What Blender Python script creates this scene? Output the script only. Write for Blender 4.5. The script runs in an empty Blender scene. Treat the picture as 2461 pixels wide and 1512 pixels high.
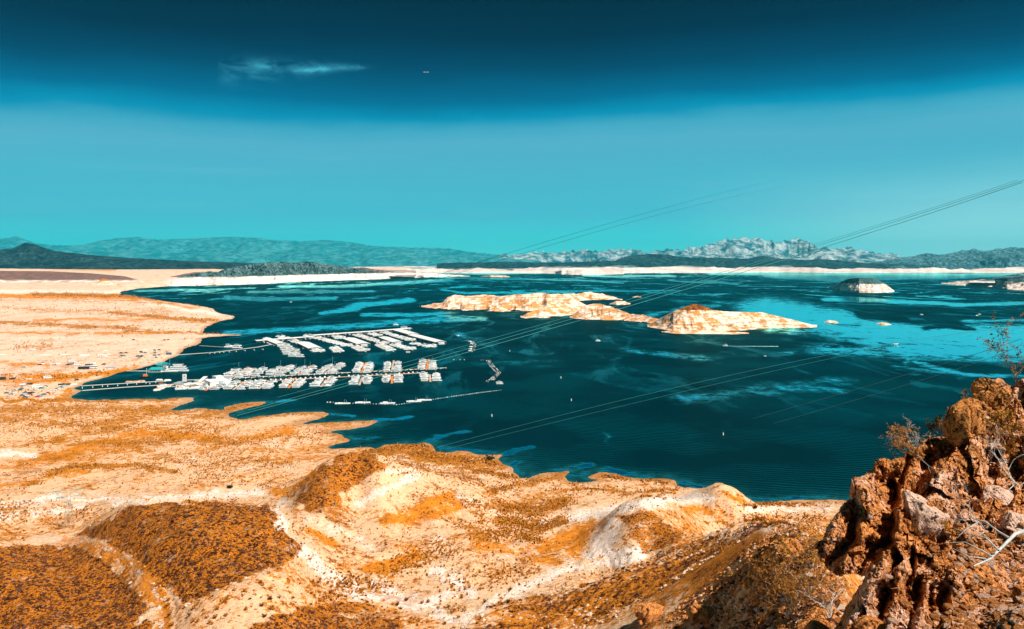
import bpy, math, random
import numpy as np
from mathutils import Vector, Matrix
S = bpy.context.scene
C = S.collection
# ------------------------------------------------------------------ camera, sky, sun, exposure
H = 150.0; F = 1900.0; CX = 1230.5; HY = 630.0          # camera height, focal length / centre / horizon row of the survey grid
cam = bpy.data.cameras.new('camera'); camo = bpy.data.objects.new('camera', cam); C.objects.link(camo)
camo.location = (0, 0, H); camo.rotation_euler = (math.radians(90), 0, 0)
cam.sensor_width = 36.0; cam.lens = 36.0 * F / 2461.0
cam.shift_y = -(756.0 - HY) / 2461.0
cam.clip_start = 0.5; cam.clip_end = 90000.0
S.camera = camo
SUN = Vector((0.54, -0.36, 0.76)).normalized()
SUN_EL = math.asin(SUN.z); SUN_AZ = math.atan2(SUN.x, SUN.y)
S.view_settings.view_transform = 'Standard'; S.view_settings.look = 'None'
S.view_settings.exposure = 0.55; S.view_settings.gamma = 1.0
try: S.view_settings.use_curve_mapping = False
except Exception: pass

def srgb(r, g, b):
    f = lambda c: (c / 255) / 12.92 if c / 255 <= 0.04045 else ((c / 255 + 0.055) / 1.055) ** 2.4
    return (f(r), f(g), f(b), 1.0)

class NT:
    """small helper to write node trees"""
    def __init__(s, nt):
        s.nt = nt; s.n = nt.nodes; s.l = nt.links
    def node(s, t, **k):
        nd = s.n.new(t)
        for a, b in k.items(): setattr(nd, a, b)
        return nd
    def put(s, sock, v):
        if isinstance(v, bpy.types.NodeSocket): s.l.new(v, sock)
        elif v is not None: sock.default_value = v
    def math(s, op, a, b=None, c=None, clamp=False):
        nd = s.node('ShaderNodeMath', operation=op, use_clamp=clamp)
        s.put(nd.inputs[0], a); s.put(nd.inputs[1], b)
        if c is not None: s.put(nd.inputs[2], c)
        return nd.outputs[0]
    def add(s, a, b): return s.math('ADD', a, b)
    def sub(s, a, b): return s.math('SUBTRACT', a, b)
    def mul(s, a, b): return s.math('MULTIPLY', a, b)
    def noise(s, vec, scale, detail=4, rough=0.55, dist=0.0, typ='FBM'):
        nd = s.node('ShaderNodeTexNoise')
        try: nd.noise_type = typ
        except Exception: pass
        s.put(nd.inputs['Vector'], vec); nd.inputs['Scale'].default_value = scale
        nd.inputs['Detail'].default_value = detail; nd.inputs['Roughness'].default_value = rough
        nd.inputs['Distortion'].default_value = dist
        return nd.outputs[0]
    def voro(s, vec, scale, feat='F1', rnd=1.0):
        nd = s.node('ShaderNodeTexVoronoi', feature=feat)
        s.put(nd.inputs['Vector'], vec); nd.inputs['Scale'].default_value = scale
        nd.inputs['Randomness'].default_value = rnd
        return nd.outputs['Distance']
    def map(s, vec, scale=(1, 1, 1), loc=(0, 0, 0), rot=(0, 0, 0)):
        nd = s.node('ShaderNodeMapping'); s.put(nd.inputs[0], vec)
        nd.inputs['Scale'].default_value = scale; nd.inputs['Location'].default_value = loc
        nd.inputs['Rotation'].default_value = rot
        return nd.outputs[0]
    def step(s, v, lo, hi, a=0.0, b=1.0):
        nd = s.node('ShaderNodeMapRange', interpolation_type='SMOOTHSTEP')
        s.put(nd.inputs['Value'], v); s.put(nd.inputs['From Min'], lo); s.put(nd.inputs['From Max'], hi)
        s.put(nd.inputs['To Min'], a); s.put(nd.inputs['To Max'], b)
        return nd.outputs[0]
    def mix(s, f, a, b):
        nd = s.node('ShaderNodeMix', data_type='RGBA')
        s.put(nd.inputs[0], f); s.put(nd.inputs[6], a); s.put(nd.inputs[7], b)
        return nd.outputs[2]
    def ramp(s, v, stops, interp='LINEAR'):
        nd = s.node('ShaderNodeValToRGB'); cr = nd.color_ramp; cr.interpolation = interp
        while len(cr.elements) < len(stops): cr.elements.new(0.5)
        for e, (p, c) in zip(cr.elements, stops): e.position = p; e.color = c
        s.put(nd.inputs[0], v); return nd.outputs[0]

# sky: Nishita daylight graded to the deep teal zenith and cyan horizon of the place
W = bpy.data.worlds.new('World'); S.world = W; W.use_nodes = True
w = NT(W.node_tree); w.n.clear()
tc = w.node('ShaderNodeTexCoord'); D = tc.outputs['Generated']
sx = w.node('ShaderNodeSeparateXYZ'); w.l.new(D, sx.inputs[0])
nz = w.noise(w.map(D, (2.2, 2.2, 9.0)), 1.6, 4, 0.5)
el = w.add(sx.outputs[2], w.mul(w.sub(nz, 0.5), 0.035))
el = w.add(el, w.mul(sx.outputs[0], -0.012))
rt = w.node('ShaderNodeTexNoise'); 
grad = w.ramp(w.math('MAXIMUM', el, 0.0), [
    (0.0, srgb(96, 226, 226)), (0.030, srgb(76, 216, 222)), (0.058, srgb(78, 192, 212)), (0.11, srgb(80, 182, 206)),
    (0.150, srgb(86, 176, 204)), (0.166, srgb(70, 170, 198)), (0.180, srgb(4, 146, 184)), (0.200, srgb(0, 108, 148)),
    (0.235, srgb(0, 70, 104)), (0.27, srgb(0, 46, 74)), (0.33, srgb(0, 26, 46)), (1.0, srgb(0, 18, 34))])
pale = w.mul(w.mul(w.step(sx.outputs[0], 0.15, 0.52), w.step(el, 0.13, 0.02)), 0.62)
grad = w.mix(pale, grad, srgb(176, 232, 236))
stk = w.noise(w.map(D, (1.5, 1.5, 26.0)), 1.5, 4, 0.6)
grad = w.mix(w.mul(w.step(stk, 0.45, 0.75), w.mul(w.step(el, 0.03, 0.08), w.mul(w.step(el, 0.17, 0.13), 0.35))), grad, srgb(108, 192, 212))
sky = w.node('ShaderNodeTexSky', sky_type='NISHITA'); sky.sun_disc = False
sky.sun_elevation = SUN_EL; sky.sun_rotation = SUN_AZ; sky.altitude = 400
# wispy cloud
yy = w.math('MAXIMUM', sx.outputs[1], 0.05)
u = w.math('DIVIDE', sx.outputs[0], yy); v = w.math('DIVIDE', sx.outputs[2], yy)
cu = w.math('DIVIDE', w.sub(u, -0.275), 0.098)
vc = w.add(0.2445, w.mul(cu, 0.0025))
wid = w.add(0.0085, w.mul(cu, -0.0062))
g = w.math('DIVIDE', w.sub(v, vc), w.math('MAXIMUM', wid, 0.0015))
gg = w.math('EXPONENT', w.mul(w.mul(g, g), -1.0))
ends = w.math('MAXIMUM', w.sub(1.0, w.mul(cu, cu)), 0.0)
cn = w.step(w.noise(w.map(D, (14, 14, 40)), 1.5, 5, 0.6, 0.6), 0.36, 0.72)
cm = w.mul(w.mul(gg, w.math('POWER', ends, 0.6)), w.mul(cn, 0.95))
cu2 = w.math('DIVIDE', w.sub(u, -0.245), 0.04); 
cm2 = w.mul(w.math('EXPONENT', w.mul(w.mul(cu2, cu2), -1.0)), w.math('EXPONENT', w.mul(w.math('POWER', w.math('DIVIDE', w.sub(v, w.add(0.244, w.mul(w.sub(u, -0.245), 0.045))), 0.0028), 2.0), -1.0)))
cm = w.math('MINIMUM', w.add(cm, w.mul(cm2, w.add(0.25, w.mul(cn, 0.6)))), 1.0)
grad = w.mix(cm, grad, srgb(70, 180, 208))
bg = w.node('ShaderNodeBackground'); w.l.new(grad, bg.inputs[0]); bg.inputs[1].default_value = 0.68
bg2 = w.node('ShaderNodeBackground'); w.l.new(sky.outputs[0], bg2.inputs[0]); bg2.inputs[1].default_value = 0.0006
ad = w.node('ShaderNodeAddShader'); w.l.new(bg.outputs[0], ad.inputs[0]); w.l.new(bg2.outputs[0], ad.inputs[1])
wo = w.node('ShaderNodeOutputWorld'); w.l.new(ad.outputs[0], wo.inputs[0])
sl = bpy.data.lights.new('sun', 'SUN'); sl.energy = 4.9; sl.angle = math.radians(0.5); sl.color = (1.0, 0.90, 0.80)
so = bpy.data.objects.new('sun', sl); C.objects.link(so)
so.rotation_euler = SUN.to_track_quat('Z', 'Y').to_euler()

# ------------------------------------------------------------------ helpers
def tag(o, label=None, cat=None, group=None, kind=None):
    if label: o['label'] = label
    if cat: o['category'] = cat
    if group: o['group'] = group
    if kind: o['kind'] = kind
    return o

MATS = {}
def mat_new(name):
    m = bpy.data.materials.new(name); m.use_nodes = True
    t = NT(m.node_tree); t.n.clear()
    p = t.node('ShaderNodeBsdfPrincipled'); o = t.node('ShaderNodeOutputMaterial'); t.l.new(p.outputs[0], o.inputs[0])
    MATS[name] = m
    return m, t, p
def simple(name, col, rough=0.6, metal=0.0, spec=0.3, var=0.12, scale=1.5):
    m, t, p = mat_new(name)
    g = t.node('ShaderNodeNewGeometry')
    n = t.noise(g.outputs['Position'], scale, 4, 0.6)
    k = t.step(n, 0.3, 0.7, 1 - var, 1 + var * 0.4)
    nd = t.node('ShaderNodeMix', data_type='RGBA', blend_type='MULTIPLY'); nd.inputs[0].default_value = 1.0
    nd.inputs[6].default_value = (*col, 1)
    cc = t.node('ShaderNodeCombineColor'); [t.l.new(k, cc.inputs[i]) for i in range(3)]
    t.l.new(cc.outputs[0], nd.inputs[7]); t.l.new(nd.outputs[2], p.inputs['Base Color'])
    p.inputs['Roughness'].default_value = rough; p.inputs['Metallic'].default_value = metal
    p.inputs['Specular IOR Level'].default_value = spec
    return m

def mesh_np(name, V, Fq, mat=None, smooth=True, attrs=None):
    """V (n,3) float, Fq (m,k) int"""
    me = bpy.data.meshes.new(name); n = len(V); m, k = Fq.shape
    me.vertices.add(n); me.vertices.foreach_set('co', np.ascontiguousarray(V, dtype=np.float32).ravel())
    me.loops.add(m * k); me.loops.foreach_set('vertex_index', np.ascontiguousarray(Fq, dtype=np.int32).ravel())
    me.polygons.add(m); me.polygons.foreach_set('loop_start', np.arange(0, m * k, k, dtype=np.int32))
    try: me.polygons.foreach_set('loop_total', np.full(m, k, dtype=np.int32))
    except Exception: pass
    me.polygons.foreach_set('use_smooth', np.full(m, smooth, dtype=bool))
    me.update(calc_edges=True)
    if attrs is not None:
        for nm, a in attrs.items():
            at = me.color_attributes.new(nm, 'FLOAT_COLOR', 'POINT')
            at.data.foreach_set('color', np.ascontiguousarray(a, dtype=np.float32).ravel())
    if mat: me.materials.append(mat)
    return me
def link(name, me, parent=None):
    o = bpy.data.objects.new(name, me); C.objects.link(o)
    if parent: o.parent = parent
    return o
def grid_faces(nr, nc):
    i = np.arange(nr - 1)[:, None] * nc + np.arange(nc - 1)[None, :]
    return np.stack([i, i + 1, i + nc + 1, i + nc], -1).reshape(-1, 4)

def _h(ix, iy, iz, seed):
    n = (ix.astype(np.int64) * 374761393 + iy.astype(np.int64) * 668265263 + iz.astype(np.int64) * 2147483647 + seed * 1274126177) & 0xFFFFFFFF
    n = ((n ^ (n >> 13)) * 1274126177) & 0xFFFFFFFF
    return ((n ^ (n >> 16)) & 0xFFFF) / 65535.0
def vn(x, y, z=None, seed=0):
    x = np.asarray(x, float); y = np.asarray(y, float)
    ix = np.floor(x); iy = np.floor(y); fx = x - ix; fy = y - iy
    ux = fx * fx * (3 - 2 * fx); uy = fy * fy * (3 - 2 * fy)
    if z is None:
        o = np.zeros_like(ix)
        a = _h(ix, iy, o, seed); b = _h(ix + 1, iy, o, seed); c = _h(ix, iy + 1, o, seed); d = _h(ix + 1, iy + 1, o, seed)
        return (a + (b - a) * ux) * (1 - uy) + (c + (d - c) * ux) * uy
    iz = np.floor(z); fz = z - iz; uz = fz * fz * (3 - 2 * fz); r = []
    for k in (0, 1):
        a = _h(ix, iy, iz + k, seed); b = _h(ix + 1, iy, iz + k, seed); c = _h(ix, iy + 1, iz + k, seed); d = _h(ix + 1, iy + 1, iz + k, seed)
        r.append((a + (b - a) * ux) * (1 - uy) + (c + (d - c) * ux) * uy)
    return r[0] + (r[1] - r[0]) * uz
def fbm(x, y, z=None, oct=4, seed=0, gain=0.5):
    s = 0; a = 1; t = 0; k = 1.0
    for i in range(oct):
        s = s + a * (vn(x * k + 13.7 * i, y * k - 7.1 * i, None if z is None else z * k + 3.3 * i, seed + i) * 2 - 1); t += a; a *= gain; k *= 2.03
    return s / t
def ridged(x, y, z=None, oct=4, seed=0, gain=0.5):
    s = 0; a = 1; t = 0; k = 1.0
    for i in range(oct):
        s = s + a * (1 - np.abs(vn(x * k + 3.7 * i, y * k - 1.1 * i, None if z is None else z * k + 5.3 * i, seed + i) * 2 - 1)); t += a; a *= gain; k *= 2.03
    return s / t
def smooth(a, b, x):
    t = np.clip((x - a) / (b - a), 0, 1); return t * t * (3 - 2 * t)

def W_(px, py, z=0.0):                       # a sighted point -> its place in the world at height z
    Y = (H - z) * F / (py - HY)
    return Vector(((px - CX) * Y / F, Y, z))
def proj(x, y, z): return CX + x / y * F, HY + (H - z) * F / y
P1 = lambda x, y: (.6821 * (800 + x / 4.922), .6821 * (1120 + y / 4.922))
P2 = lambda x, y: (.6821 * (1200 + x / 4.1017), .6821 * (1120 + y / 4.1017))
P3 = lambda x, y: (341.05 + x * .13858, 838.98 + y * .13858)
P4 = lambda x, y: (x * .1663, 777.6 + y * .1663)
P8 = lambda x, y: (750.3 + x * .3326, 914 + y * .3326)

def seg_dist(px, py, poly, closed=False, ax=1.0, ay=1.0):
    d = np.full(np.shape(px), 1e18); P = list(poly) + ([poly[0]] if closed else [])
    for (x0, y0), (x1, y1) in zip(P[:-1], P[1:]):
        dx, dy = (x1 - x0) * ax, (y1 - y0) * ay; L = dx * dx + dy * dy + 1e-9
        qx, qy = (px - x0) * ax, (py - y0) * ay
        t = np.clip((qx * dx + qy * dy) / L, 0, 1)
        d = np.minimum(d, (qx - t * dx) ** 2 + (qy - t * dy) ** 2)
    return np.sqrt(d)
def inside(px, py, poly):
    r = np.zeros(np.shape(px), bool); n = len(poly); j = n - 1
    for i in range(n):
        xi, yi = poly[i]; xj, yj = poly[j]
        c = ((yi > py) != (yj > py)) & (px < (xj - xi) * (py - yi) / ((yj - yi) if yj != yi else 1e-9) + xi)
        r ^= c; j = i
    return r
def strokes(px, py, L, ax=0.35):
    m = np.zeros(np.shape(px))
    for pts, wd, st in L:
        xs = [p[0] for p in pts]; ys = [p[1] for p in pts]
        b = (px > min(xs) - wd * 9) & (px < max(xs) + wd * 9) & (py > min(ys) - wd * 3) & (py < max(ys) + wd * 3)
        if not b.any(): continue
        d = seg_dist(px[b], py[b], pts, ax=ax); k = np.exp(-(d / wd) ** 2) * st
        if st > 0: m[b] = np.maximum(m[b], k)
        else: m[b] = m[b] + k
    return np.clip(m, 0, 1)
# ------------------------------------------------------------------ water
SHORE_PX = [(290,701),(288,705),(291,711.5),(327,713),(374,721.7),(416,727),(471,734),(510,741),(521,751),(543,756.4),(568,760.5),(560,766),(527,773),(507,781),(490,790),(487,800),(550,803),(590,804.5),(588,807),(520,809),(490,812),(485,818),(470,832),(450,836),(443.6,843),(438,847),(427,854),(420,858.4),(403,865),(396.5,869.5),(386.8,873.6),(360,879),(341,884.7),(304,892),(283,896.5),(266,901.5),(249,908),(216,915.6),(196,922),(193,928),(176,934),(184.6,936.4),(196,938),(183,947),(169.6,954),(171,958),(217,961),(291,959),(365,957),(380,960),(415,955),(462,954),(469.5,959),(462,966.5),(427,978),(403.5,988),(419,987),(466,982),(489,982),(497,985),(531.6,986),(539,978),(574,970),(605,966),(636,966.5),(640,969),(617,976),(582,986),(555,995.6),(553,1003),(566.5,1008),(582,1006.5),(621,999),(698,992),(753,990),(780,991),(791.5,996),(776,1003),(737,1015),(733,1018),(776,1016),(834,1013),(885,1010),(912,1011),(904,1017),(885,1025),(834,1034),(799,1038),(815,1043),(834,1052),(852,1055),(842,1061.6),(807,1069),(788,1075),(795,1080),(834,1079),(873,1075),(893,1075),(900,1078.6),(930,1068.7),(963,1065),(1003,1067),(1026,1062),(1039.7,1070),(1049.6,1082),(1083,1087),(1126,1085),(1146,1093.6),(1162.7,1095),(1212.6,1092),(1202.6,1103.6),(1206,1113.6),(1229,1120),(1232.6,1130),(1246,1140),(1249,1150),(1269,1152),(1296,1140),(1335.7,1135),(1362,1130),(1369,1135),(1359,1147),(1365.6,1157),(1399,1160),(1435.5,1157),(1415.5,1152),(1412,1148.5),(1442,1135),(1482,1140),(1525,1147),(1601.7,1149),(1626,1158.5),(1635,1167.6),(1653.5,1173.7),(1693,1171),(1729.8,1176.8),(1754,1189),(1769,1201),(1784.7,1207),(1806,1212),(1830,1208),(1861,1205.7),(1910,1204),(2000,1198),(2100,1200),(2300,1205),(2700,1215)]
WS = [  # slicks of calm water
 ([(330,699),(560,693)],3,.6),([(540,716),(640,719),(800,716)],5,.7),([(682,690),(807,688),(931,682),(1070,674)],4,.8),
 ([(600,703),(900,700)],4,.6),([(779,752),(837,743),(876,732),(987,721)],6,.85),([(876,757),(987,757),(1070,752)],5,.7),([(1084,754),(1040,772),(700,792)],8,.5),
 ([(560,800),(760,790),(1000,770),(1150,765)],8,.55),([(1070,697),(1125,706),(1364,702)],3,.7),([(987,652),(1125,657),(1364,655)],4,.9),([(1040,668),(1364,672)],2,.6),
 ([(1296,670),(1495,680)],2,.8),([(1396,663),(1620,665)],3,.8),([(1720,656),(1910,660),(2461,660)],5,.9),([(1608,673),(1770,683)],2,.7),
 ([(1296,700),(1620,698)],3,.5),([(1550,762),(1640,740),(1720,735)],6,.45),([(1720,727),(1910,735)],6,.35),([(1842,659),(1993,670),(2194,664),(2461,661)],7,.9),
 ([(1993,719),(2194,727),(2320,732),(2461,729)],5,.8),([(2050,700),(2150,703)],3,.5),([(1842,742),(1968,762),(2068,790),(2219,806),(2520,806)],26,1.0),([(2180,840),(2520,850)],20,.85),([(2320,770),(2500,765)],8,1.0),
 ([(2320,825),(2600,822)],20,.95),([(2093,818),(2295,822)],14,.75),([(1850,790),(1980,800),(2100,830)],12,.45),([(1960,840),(2461,862)],20,.45),
 ([(1500,840),(1700,862),(1900,850)],9,.35),([(1480,870),(1560,890)],5,-.15),([(2200,870),(2300,900),(2461,905)],6,.5),([(2150,880),(2320,905)],8,.35),
 ([(1380,900),(1450,905)],8,.25),([(1650,960),(1900,930),(2100,900)],18,.35),([(1900,925),(2020,940)],10,.35),([(2140,915),(2200,900)],5,.5),
 ([(2175,880),(2180,850),(2300,860)],4,.4),([(2230,790),(2300,783),(2330,790)],5,-.8),([(2000,780),(2060,784)],5,-.6),([(2080,757),(2200,765),(2461,760)],10,-.9),
 ([(1780,870),(2000,880),(2130,905)],16,-.4),([(2190,915),(2240,930)],12,-.5),([(1000,780),(1180,800)],5,-.2),
 ([(690,872),(860,868)],4,-.4),([(1090,800),(1180,830)],10,.35),([(1160,875),(1340,868)],12,.22),([(1100,835),(1300,880)],20,.18),
 ([(1255,896),(1330,912)],9,-.5),([(1110,905),(1190,910)],9,-.6),([(1370,870),(1500,920)],8,-.3),
 ([(640,968),(700,962)],3,.7),([(791,996),(845,1000)],3,.7),([(912,1011),(975,1004)],4,.85),([(852,1055),(905,1053)],5,.5),
 ([(1033,1062),(1056,1050),(1116,1037)],5,.6),([(1212,1092),(1242,1082),(1276,1074)],4,.85),([(1236,1112),(1256,1140)],6,.4),([(1352,1127),(1400,1118)],7,.6),
 ([(1372,1142),(1400,1140)],8,.4),([(1449,1127),(1515,1140),(1569,1147)],6,.5),([(1640,1160),(1770,1195),(1850,1200),(2000,1192)],5,.45),
 ([(1050,1075),(1180,1088)],4,.5),([(1455,1040),(1475,1100)],3,.22),([(420,872),(300,905)],3,.3)]
def water_grid():
    q = np.concatenate([np.linspace(6.0, 60, 100), np.linspace(60.8, 640, 290)])
    Y = H * F / q; us = np.concatenate([np.linspace(-1.5, -0.84, 12), np.linspace(-0.80, 0.80, 440), np.linspace(0.84, 1.5, 12)])
    return Y, us
Y, us = water_grid()
Yg, Ug = np.meshgrid(Y, us, indexing='ij'); Xg = Ug * Yg
pxg, pyg = proj(Xg, Yg, 0 * Xg)
wx = pxg + 22 * fbm(pxg / 60, pyg / 14, oct=3, seed=5); wy = pyg + 3.0 * fbm(pxg / 70, pyg / 9, oct=3, seed=9)
calm = strokes(wx, wy, WS)
SHW = [tuple(W_(a, b_).xy) for a, b_ in SHORE_PX]
shal = np.zeros(calm.shape); sel = (Yg < 1000) & (pxg < 2100)
shal[sel] = np.exp(-seg_dist(Xg[sel] + 6 * fbm(Xg[sel] / 15, Yg[sel] / 15, oct=2, seed=7), Yg[sel] + 6 * fbm(Xg[sel] / 15, Yg[sel] / 15, oct=2, seed=6), SHW) / 9.0)
A = np.stack([calm, shal, calm * 0, calm * 0 + 1], -1).reshape(-1, 4)
m, t, p = mat_new('lake_water')
g = t.node('ShaderNodeNewGeometry'); pos = g.outputs['Position']
at = t.node('ShaderNodeAttribute', attribute_name='calm')
sp = t.node('ShaderNodeSeparateColor'); t.l.new(at.outputs['Color'], sp.inputs[0])
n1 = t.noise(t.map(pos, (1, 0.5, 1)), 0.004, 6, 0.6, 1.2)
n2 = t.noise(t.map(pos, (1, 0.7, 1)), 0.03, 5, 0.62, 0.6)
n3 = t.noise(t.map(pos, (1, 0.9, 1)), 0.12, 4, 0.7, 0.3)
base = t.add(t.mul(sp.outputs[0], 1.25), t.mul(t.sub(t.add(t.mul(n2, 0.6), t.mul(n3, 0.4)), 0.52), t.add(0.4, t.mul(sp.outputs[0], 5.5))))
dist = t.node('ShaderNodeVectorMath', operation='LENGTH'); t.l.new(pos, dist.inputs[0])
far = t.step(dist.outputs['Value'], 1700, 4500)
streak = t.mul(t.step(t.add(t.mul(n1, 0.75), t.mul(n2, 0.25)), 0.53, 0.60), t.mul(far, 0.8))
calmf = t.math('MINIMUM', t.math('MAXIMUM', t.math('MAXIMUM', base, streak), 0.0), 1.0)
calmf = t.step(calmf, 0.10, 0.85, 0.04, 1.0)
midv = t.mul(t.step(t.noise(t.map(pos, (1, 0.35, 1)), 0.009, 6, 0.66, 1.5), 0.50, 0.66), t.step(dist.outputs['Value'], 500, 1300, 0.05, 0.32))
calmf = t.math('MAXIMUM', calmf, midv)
wv = t.node('ShaderNodeTexWave', wave_type='BANDS', bands_direction='Y'); t.put(wv.inputs['Vector'], t.map(pos, (1, 1, 1), rot=(0, 0, 0.22)))
wv.inputs['Scale'].default_value = 0.055; wv.inputs['Distortion'].default_value = 5.0; wv.inputs['Detail'].default_value = 3; wv.inputs['Detail Scale'].default_value = 0.6
ht = t.add(t.mul(wv.outputs['Fac'], 0.35), t.noise(t.map(pos, (1, 1.6, 1)), 0.45, 5, 0.65))
bp = t.node('ShaderNodeBump'); bp.inputs['Distance'].default_value = 0.6; t.put(bp.inputs['Height'], ht)
t.put(bp.inputs['Strength'], t.step(calmf, 0.0, 0.9, 0.60, 0.04))
soft = t.step(t.noise(t.map(pos, (1, 0.8, 1)), 0.0035, 3, 0.5), 0.40, 0.66)
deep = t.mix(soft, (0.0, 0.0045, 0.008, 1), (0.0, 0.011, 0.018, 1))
deep = t.mix(t.mul(t.mul(t.step(wv.outputs['Fac'], 0.55, 1.0), t.step(t.noise(pos, 0.008, 3, 0.5), 0.40, 0.62)), 0.9), deep, (0.0, 0.050, 0.064, 1))  # light on the ripple crests painted as paler bands in the body colour
body = t.mix(calmf, deep, (0.0, 0.10, 0.125, 1))  # sky sheen on the slicks is partly painted as a paler body colour
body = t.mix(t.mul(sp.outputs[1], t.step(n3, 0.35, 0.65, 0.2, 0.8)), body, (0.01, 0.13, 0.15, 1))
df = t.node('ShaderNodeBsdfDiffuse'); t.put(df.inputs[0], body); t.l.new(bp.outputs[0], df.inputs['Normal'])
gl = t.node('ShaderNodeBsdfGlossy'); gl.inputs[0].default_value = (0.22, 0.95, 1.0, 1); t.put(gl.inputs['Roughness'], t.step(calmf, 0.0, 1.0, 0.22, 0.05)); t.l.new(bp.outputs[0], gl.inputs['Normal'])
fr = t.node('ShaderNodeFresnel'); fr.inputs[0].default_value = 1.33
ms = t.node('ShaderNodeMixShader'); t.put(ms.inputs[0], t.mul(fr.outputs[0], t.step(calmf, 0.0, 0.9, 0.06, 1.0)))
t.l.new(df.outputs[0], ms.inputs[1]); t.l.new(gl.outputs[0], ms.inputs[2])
out = [n for n in t.n if n.type == 'OUTPUT_MATERIAL'][0]; t.n.remove(p); t.l.new(ms.outputs[0], out.inputs[0])
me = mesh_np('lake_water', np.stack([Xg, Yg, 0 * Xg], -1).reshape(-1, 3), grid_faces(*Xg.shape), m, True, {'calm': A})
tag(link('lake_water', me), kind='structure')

# ------------------------------------------------------------------ ground
SHORE = SHORE_PX
SW = [tuple(W_(a, b).xy) for a, b in SHORE]
SW = [(-1400, 12500), (-1600, 8200), (-2100, 6200), (-2150, 5000), (-2135, 4500)] + SW + [(3500, 480), (3500, 0.5), (-14000, 0.5), (-14000, 12500)]
# control points: (column, row, distance) of sighted ground
CP = [(0,960,850),(0,1050,660),(0,1130,545),(0,1200,455),(0,1260,375),(0,1300,325),(0,1312,300),(0,1400,262),(0,1512,235),
(-400,960,850),(-400,1130,545),(-400,1260,375),(-400,1400,262),(-400,1512,235),
(200,965,845),(200,1050,665),(200,1130,545),(200,1200,462),(200,1268,375),(200,1300,338),(180,1322,318),(80,1400,262),(200,1430,258),(300,1390,268),(200,1512,235),(350,1440,246),(390,1490,232),
(450,985,798),(450,1050,665),(450,1130,545),(450,1195,462),(450,1213,300),(330,1217,308),(230,1262,335),(450,1330,262),(440,1445,235),(450,1512,216),
(600,1005,758),(600,1050,660),(600,1150,515),(600,1196,455),(590,1216,310),(650,1235,305),(600,1330,258),(600,1400,235),(600,1512,212),
(720,1020,730),(720,1070,640),(720,1150,500),(690,1200,425),(700,1320,265),(742,1300,305),(760,1400,260),(720,1512,222),
(740,1160,410),(780,1117,425),(830,1090,430),(900,1098,425),(932,1124,420),(1000,1140,428),(1050,1157,435),(1110,1182,430),(860,1185,402),(860,1235,380),(900,1265,366),(700,1215,402),(950,1190,405),
(830,1078,620),(930,1080,615),(1050,1100,590),(1150,1130,550),(1180,1170,500),
(800,1300,340),(1000,1250,392),(1000,1300,357),(1100,1300,357),(1100,1215,420),(1000,1400,291),(1000,1470,258),(1000,1512,240),(850,1400,285),(850,1512,230),
(1200,1250,413),(1200,1170,500),(1300,1180,505),(1300,1250,420),(1300,1330,345),(1200,1400,293),(1200,1512,228),(1380,1290,370),
(1400,1180,500),(1550,1170,515),(1640,1182,500),(1450,1230,425),(1500,1212,378),(1600,1193,405),(1720,1175,438),(1765,1200,425),(1700,1240,418),(1750,1278,405),(1850,1245,445),(1900,1215,484),(1950,1258,440),
(1475,1245,345),(1540,1231,335),(1600,1249,331),(1645,1290,318),(1470,1335,322),(1400,1345,330),(1560,1330,312),
(1640,1302,310),(1750,1268,280),(1840,1256,250),(1900,1262,200),(1955,1268,150),(1600,1345,270),(1500,1400,232),(1500,1370,262),(1300,1420,275),(1400,1420,246),(1300,1500,226),(1400,1500,212),(1500,1500,192),(1600,1400,210),(1600,1500,170),(1700,1400,178),(1700,1330,222),(1750,1330,196),(1700,1500,150),(1800,1330,170),(1790,1400,140),(1780,1500,125),
(1860,1320,135),(1860,1400,105),(1830,1500,100),(1880,1512,75),(1920,1340,105),(1950,1400,70),(1975,1290,100),(2000,1512,42),(2150,1512,17),(2461,1512,11),(2700,1512,11),(2461,1300,19.5),(2700,1300,19),(2300,1350,20.5),(2100,1350,26),(2050,1270,30),(2461,1100,26),(2700,1050,26),(2300,1150,28),(2461,990,31),(2370,1010,32),(2280,1070,32),(2130,1150,31)]
CW = [(3100,10,145),(3100,30,142),(3100,60,122),(3100,120,98),(3100,250,58),(3100,450,20),(3100,1000,3),(3900,60,120),(3900,300,50),(-1200,60,105),(-1200,215,50),(-1200,500,12),(-1200,1500,6),(-1200,4000,20),(0,5750,42),(0,8000,85),(0,12500,95),(-900,8000,90),(-900,4000,20),(500,5750,40),(500,8000,80),(700,12500,80),(0,3850,10),(0,2400,6),(0,1500,5),(0,1100,4),(-500,1500,6),(300,3400,7),(300,2000,5),(300,1300,4),(150,1000,3),(500,2600,4),
(450,430,14),(450,370,33),(600,420,19),(600,365,36),(830,500,16),(1000,500,14),(1500,430,16),(1600,470,8),
(-200,120,80),(300,120,78),(800,120,74),(1200,120,72),(1600,90,100),(-200,60,108),(800,60,106),(1400,50,112),(1200,20,128),(1700,20,131),(1900,12,139),(2150,8,144),(2461,5,146.4),(2900,5,147),(-200,20,130),(600,20,130),
(2030,42,131),(2150,50,126),(2300,60,121),(2461,70,118),(2700,70,119),(2100,100,100),(2461,120,92),(2100,200,60),(2461,220,55),(2200,330,28),(2500,400,12),(2100,430,5)]
cp = []
for a, b, y in CP: cp.append(((a - CX) / F, y, H - (b - HY) * y / F))
for a, y, z in CW: cp.append(((a - CX) / F, y, z))
cp = np.array(cp)
KX = 3.3; CQ = 0.05
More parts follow.
